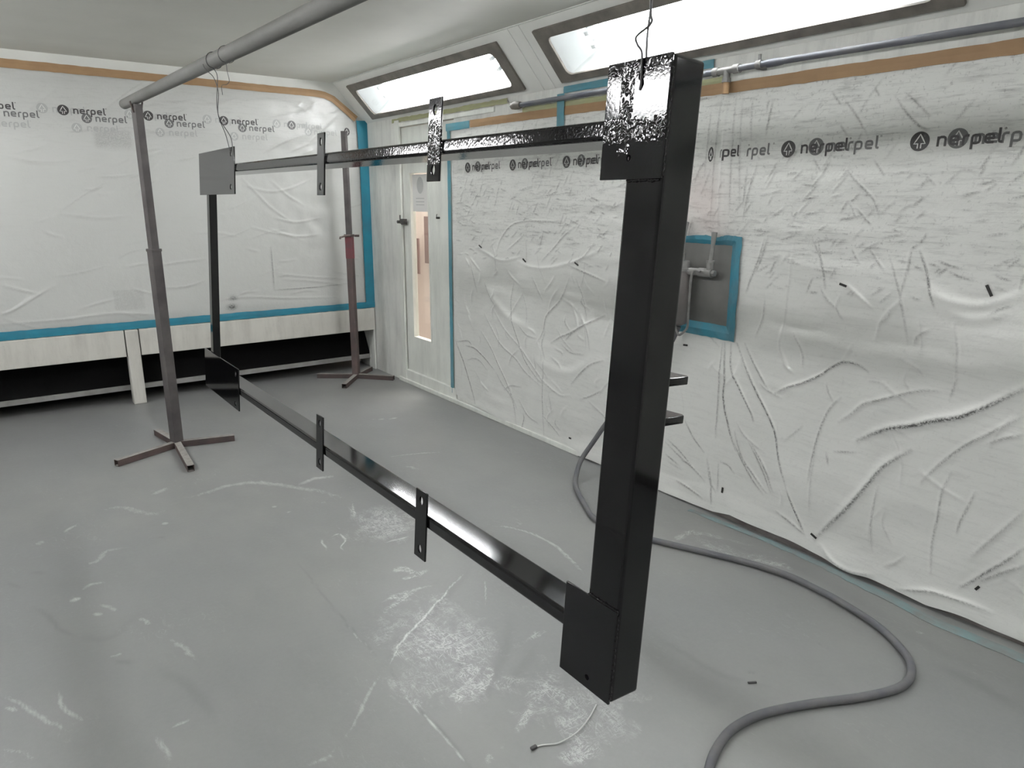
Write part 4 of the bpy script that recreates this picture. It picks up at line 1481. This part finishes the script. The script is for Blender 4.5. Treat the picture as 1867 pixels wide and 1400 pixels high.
m.tube(cr([(bx - .02, 2.12, 1.183), (bx - .03, 2.148, 1.188), (bx - .035, 2.158, 1.15), (bx - .035, 2.160, 1.05), (bx - .033, 2.162, 0.97), (bx - .025, 2.17, 0.915),
           (bx - .02, 2.215, 0.875), (bx - .02, 2.235, 0.890), (bx - .02, 2.262, 0.955)], 6), 0.0058, 10)
m.build('thin_hose', M_greyl, reg, smooth=True)

hose = MB()
HP = [(2.655, 2.243, 0.910), (2.64, 2.29, 0.80), (2.62, 2.45, 0.58), (2.61, 2.63, 0.36), (2.585, 2.73, 0.20), (2.52, 2.76, 0.09), (2.44, 2.71, 0.022),
      (2.35, 2.60, .0135), (2.25, 2.42, .0135), (2.19, 2.30, .0135), (2.175, 2.17, .0135), (2.20, 2.06, .0135), (2.252, 1.954, .0135), (2.31, 1.83, .0135), (2.362, 1.719, .0135), (2.43, 1.56, .0135), (2.465, 1.416, .0135),
      (2.463, 1.30, .0135), (2.453, 1.197, .0135), (2.41, 1.027, .0135), (2.326, 0.891, .0135), (2.24, 0.829, .0135), (2.139, 0.815, .0135), (2.008, 0.856, .0135),
      (1.843, 0.935, .0135), (1.702, 0.992, .0135), (1.60, 1.012, .0135), (1.50, 1.005, .0135), (1.374, 0.955, .0135), (1.22, 0.84, .0135), (1.05, 0.62, .0135), (0.98, 0.3, .0135)]
hose.tube(cr(HP, 7), 0.0135, 14)
tag(hose.build('air_hose', M_hosem, smooth=True), 'dusty grey rubber hose snaking across the floor from the right wall', 'hose')

# ================================================================== STANDS AND HANGING POLE
def stand(name, cx, cy, arms, lower, upper, col_h, top, label, mats, pole_rot, hook=None):
    root = empty('pole_stand', (cx, cy, 0), label, 'stand')
    mb_, ml, mu = mats
    for k, (ax, ay) in enumerate(arms):
        d = Vector((ax - cx, ay - cy, 0)).normalized()
        m = MB()
        m.bar(Vector((cx, cy, 0.0195)) + d * 0.018, (ax, ay, 0.0195), 0.038, 0.038, (0, 0, 1), 0, 0.0035)
        m.build('foot_arm', mb_, root, bevel=0.0015)
    m = MB()
    d = Vector((math.cos(pole_rot), math.sin(pole_rot), 0))
    m.bar((cx, cy, 0.036), (cx, cy, col_h), lower, lower, d, 0, 0.004)
    m.build('lower_tube', ml, root, bevel=0.003)
    m = MB()
    m.bar((cx, cy, col_h - 0.03), (cx, cy, top), upper, upper, d, 0, 0.004)
    m.build('upper_tube', mu, root, bevel=0.002)
    return root


PXc, PYc = 0.800, 4.575
s1 = stand('pole_stand', PXc - 0.005, PYc, [(0.437, 4.42), (1.118, 4.475 + .02), (0.765, 4.085), (0.74, 4.90)], 0.056, 0.043, 1.21, 1.996,
           'tall grey steel stand on a cross foot holding up the hanging pole', (M_rust, M_stand, M_stand), 0.35)
m = MB()
m.bar((PXc - 0.005, PYc, 1.196), (PXc - 0.005, PYc, 1.212), 0.062, 0.062, (math.cos(.35), math.sin(.35), 0), 0)
m.build('collar', M_stand, s1, bevel=0.002)
# two cradle ears each side of the pole
for sx in (-1, 1):
    m = MB()
    m.bar((PXc - 0.005 + sx * 0.0195, PYc, 1.95), (PXc - 0.005 + sx * 0.031, PYc, 2.008), 0.026, 0.005, (1, 0, 0))
    m.build('cradle_ear', M_rust, s1)

A_, B_ = Vector((0.80, 4.57, 2.0265)), Vector((0.88, 0.83, 2.002))
dr = (B_ - A_).normalized()
pole = MB()
P0 = A_ - dr * 0.36
P1 = A_ + dr * 6.6
n_ = 26
pole.tube([P0 + (P1 - P0) * k / n_ for k in range(n_ + 1)], 0.0280, 28, True, 0, 0.12)
pole_o = tag(pole.build('hanging_pole', M_pipe, smooth=True), 'long oversprayed round steel pole overhead, carrying the wires', 'pole')

# far corner stand
s2 = stand('pole_stand', 2.435, 5.56, [(2.165, 5.755), (2.662, 5.305), (2.205, 5.29), (2.655, 5.74)], 0.052, 0.040, 1.20, 2.015,
           'reddish brown steel stand with small side hook in the far corner', (M_rust, M_rust, M_stand), 0.75)
m = MB()
m.bar((2.435, 5.56, 1.195), (2.435, 5.56, 1.215), 0.064, 0.064, (math.cos(.75), math.sin(.75), 0))
m.tube([(2.44, 5.53, 1.205), (2.36, 5.49, 1.205), (2.32, 5.47, 1.198), (2.315, 5.467, 1.185)], 0.008, 10)
m.tube([(2.47, 5.53, 1.205), (2.50, 5.51, 1.205)], 0.010, 10)
m.build('clamp_hook', M_rust, s2, smooth=True)
m = MB()
m.bar((2.435, 5.56, 1.02), (2.435, 5.56, 1.195), 0.0545, 0.0545, (math.cos(.75), math.sin(.75), 0))
m.build('red_band', M_red, s2)

# ================================================================== THE FRAME (fitted pose: hangs slightly tilted)
RG = Matrix(((0.997418991, 9.49192884e-04, 0.0717945397), (-1.3886e-03, 0.999980609, 6.07072e-03), (-0.0717873852, -6.15474684e-03, 0.997400968)))
GM = RG.to_4x4()
GM.translation = Vector((0.800, 0.7773, 0.6097))
gate = empty('steel_frame', label='glossy black welded rectangular steel frame hanging from wires under the pole', cat='metal frame', matrix=GM)
GL, GH, DP = 2.8851, 1.1088, 0.0729     # local x = depth (away from the left wall), y = along, z = up
PT = 0.005
m = MB()
m.bar((DP / 2, 0.041, 0.0), (DP / 2, 0.041, GH), 0.082, DP - 0.001, (1, 0, 0), 0)
m.build('post', M_black, gate, local=True, bevel=0.006, segs=3)
m = MB()
m.bar((0.0175, 2.762, 0.05), (0.0175, 2.762, GH - 0.05), 0.046, 0.034, (1, 0, 0), 0)
m.build('post', M_black, gate, local=True, bevel=0.003)
RH, RD = 0.0333, 0.0785


def rail(z0, z1, m_, tilt=0.0):
    m = MB()
    m.bar((RD / 2, 0.078, z0), (RD / 2, 2.74, z1), RD, RH, (tilt, 0, 1), 0)
    m.build('rail', m_, gate, local=True, bevel=0.007, segs=4)


rail(0.103, 0.0849, M_black, -0.042)
rail(GH - 0.1039, GH - 0.0796, M_blackpeel, 0.062)
BAS = Matrix(((0, 0, 1, -PT / 2), (1, 0, 0, 0), (0, 1, 0, 0), (0, 0, 0, 1)))     # (a,b,n) -> (x=n, y=a, z=b)
BAS2 = BAS.copy()
holed_plate('corner_plate', rect(0.0, GH - 0.1835, 0.1373, GH), [circ(0.060, GH - 0.026, 0.0065), circ(0.073, GH - 0.150, 0.005)], PT, M_blackrun, gate, BAS, bevel=0.0012)
holed_plate('corner_plate', rect(0.0, 0.0, 0.1373, 0.1835), [circ(0.060, 0.020, 0.0055), circ(0.020, 0.165, 0.0)] if False else [circ(0.060, 0.022, 0.0055)], PT, M_black, gate, BAS, bevel=0.0012)
holed_plate('corner_plate', rect(GL - 0.5746, GH - 0.1877, GL, GH), [circ(GL - 0.53, GH - 0.026, 0.011), circ(GL - 0.52, GH - 0.158, 0.011)], PT, M_black, gate, BAS, bevel=0.0012)
holed_plate('corner_plate', rect(GL - 0.5746, 0.0, GL, 0.1877), [circ(GL - 0.53, 0.160, 0.011), circ(GL - 0.52, 0.024, 0.011)], PT, M_black, gate, BAS, bevel=0.0012)
BT = BAS.copy()
BT.translation = Vector((-PT / 2 - 0.0006, 0, 0))
for tu, tv, mm in ((0.7004, 1.0275, M_blacktab), (1.3841, 1.0016, M_blackpeel), (0.7004, 0.0843, M_black), (1.3841, 0.1149, M_black)):
    a, b = 0.0282, 0.0918
    holed_plate('mounting_tab', rect(tu - a, tv - b, tu + a, tv + b),
                [circ(tu, tv + 0.066, 0.0085, 16, 1.35), circ(tu, tv - 0.066, 0.0085, 16, 1.35)], 0.005, mm, gate, BT, bevel=0.001)


# weld beads: lumpy threads where plates and tabs meet the tubes
def weld(pts, r=0.003):
    rr = random.Random(len(pts) + int(pts[0][2] * 1000))
    Q = []
    for i in range(len(pts) - 1):
        a, b = Vector(pts[i]), Vector(pts[i + 1])
        k = max(3, int((b - a).length / 0.003))
        Q += [a.lerp(b, j / k) + Vector((rr.uniform(-.0006, .0006), 0, rr.uniform(-.0008, .0008))) for j in range(k)]
    m = MB()
    m.tube(Q, [r * rr.uniform(0.65, 1.2) for _ in Q], 8)
    m.build('weld_bead', M_black, gate, local=True, smooth=True)


weld([(0.0, 0.002, 0.1835), (0.0, 0.082, 0.1835)])
weld([(-0.001, 0.0, 0.01), (-0.001, 0.0, 0.18)], 0.0022)
weld([(0.0, 0.006, GH - 0.1845), (0.0, 0.080, GH - 0.1845)], 0.0035)
weld([(-0.001, 0.0, GH - 0.18), (-0.001, 0.0, GH - 0.01)], 0.0022)
for tu, dz in ((0.7004, -1), (1.3841, -1)):
    zr = GH - 0.098 if tu < 1 else GH - 0.092
    weld([(-0.001, tu - 0.030, zr - 0.014), (-0.001, tu - 0.030, zr + 0.014)], 0.003)


# hex-ended lugs on the back of the near post
def lug(z):
    y0, y1 = 0.018, 0.084
    x0, x1 = DP - 0.002, DP + 0.072
    out = [(x0, y0), (x1 - 0.006, y0), (x1, y0 + 0.008), (x1 - 0.004, y1 - 0.018), (x1 - 0.022, y1), (x0, y1)]
    hole = [(x0 + 0.006, y0 + 0.026), (x1 - 0.030, y0 + 0.026), (x1 - 0.020, y0 + 0.034), (x1 - 0.034, y1 - 0.008), (x0 + 0.006, y1 - 0.008)]
    o = holed_plate('latch_lug', out, [hole], 0.015, M_blackpeel, gate, Matrix.Translation((0, 0, z)), bevel=0.0015)
    m = MB()
    m.tube([(DP, y0 + 0.003, z - 0.011), (DP, y0 + 0.003, z + 0.011)], 0.005, 8)
    m.build('weld_bead', M_black, o, local=True, smooth=True)


lug(0.590)
lug(0.518)


# wires
def wire(name, label, strands, r=0.0011):
    m = MB()
    for pts in strands:
        m.tube(cr(pts, 8), r, 6)
    return tag(m.build(name, M_wire, smooth=True), label, 'wire', None)


def gp(x, y, z):
    return tuple(GM @ Vector((x, y, z)))


def pole_pt(y):
    t_ = (y - A_.y) / dr.y
    return A_ + dr * t_


def loop_over(y, r=0.0305, n=12):
    c = pole_pt(y)
    return [(c.x + r * math.cos(q), c.y + 0.0004 * k, c.z + r * math.sin(q)) for k, q in enumerate([math.radians(-80 + 340 * j / n) for j in range(n + 1)])]


fh = gp(-0.006, GL - 0.53, GH - 0.018)
fb = gp(0.004, GL - 0.53, GH - 0.018)
ft = pole_pt(3.09)
wire('hanging_wire', 'thin twisted wire holding the far top corner plate of the black frame', [
    loop_over(3.09) + [(ft.x + .004, 3.085, 1.955), (ft.x - .006, 3.09, 1.86), (ft.x + .002, 3.095, 1.80), (fb[0] - .004, fb[1], 1.74), fb],
    [(ft.x - .034, 3.13, 2.005), (ft.x - .030, 3.115, 1.985), (ft.x - .006, 3.10, 1.955), (ft.x + .003, 3.088, 1.90), (ft.x - .002, 3.10, 1.82), (fh[0] - .010, fh[1] + .01, 1.75), fh, fb]], 0.0016)
nh = gp(-0.006, 0.060, GH - 0.026)
nb = gp(0.005, 0.060, GH - 0.026)
nt = pole_pt(0.84)
wire('hanging_wire', 'kinked wire tied through the near top corner plate of the black frame', [
    loop_over(0.84) + [(nt.x + .004, 0.838, 1.95), (nt.x - .001, 0.839, 1.86), (nt.x + .001, .838, 1.80), (nb[0] - .002, nb[1], 1.745), nb],
    [(nt.x - .008, .840, 1.968), (nt.x + .003, .840, 1.90), (nt.x - .001, .838, 1.79), (nt.x + .002, .838, 1.765), (nh[0] - .004, nh[1] + .010, 1.747), (nh[0] - .004, nh[1] + .008, 1.735), (nh[0], nh[1] + .001, 1.722), nh, nb],
    [(nh[0], nh[1], nh[2]), (nh[0] - .002, nh[1] - .002, nh[2] - .012), (nh[0] - .001, nh[1] + .001, nh[2] - .022)]], 0.0019)
et = pole_pt(2.93)
wire('wire_end', 'short loose wire end dangling from the pole beside the far wire', [
    loop_over(2.93) + [(et.x - .004, 2.93, 1.955), (et.x + .002, 2.935, 1.925), (et.x - .002, 2.96, 1.915), (et.x - .012, 2.99, 1.912), (et.x - .012, 2.99, 1.88)]], 0.0011)

# ================================================================== SMALL THINGS ON THE FLOOR
m = MB()
m.tube(cr([(1.050, 1.304, .004), (1.075, 1.297, .003), (1.117, 1.276, .004), (1.18, 1.272, .010), (1.254, 1.30, .006), (1.31, 1.33, .004)], 8), 0.0022, 8)
st = tag(m.build('cable_tie', M_tie, smooth=True), 'thin pale plastic strap with a dark end lying on the floor', 'cable tie')
m = MB()
m.box((1.036, 1.298, 0.001), (1.056, 1.309, 0.009))
m.build('tie_head', M_chip, st, bevel=0.002)
m = MB()
m.bar((1.775, 1.12, .003), (1.80, 1.105, .003), 0.006, 0.005)
tag(m.build('paint_chip', M_chip, bevel=0.001), 'small dark chip lying on the floor inside the hose bend', 'chip')
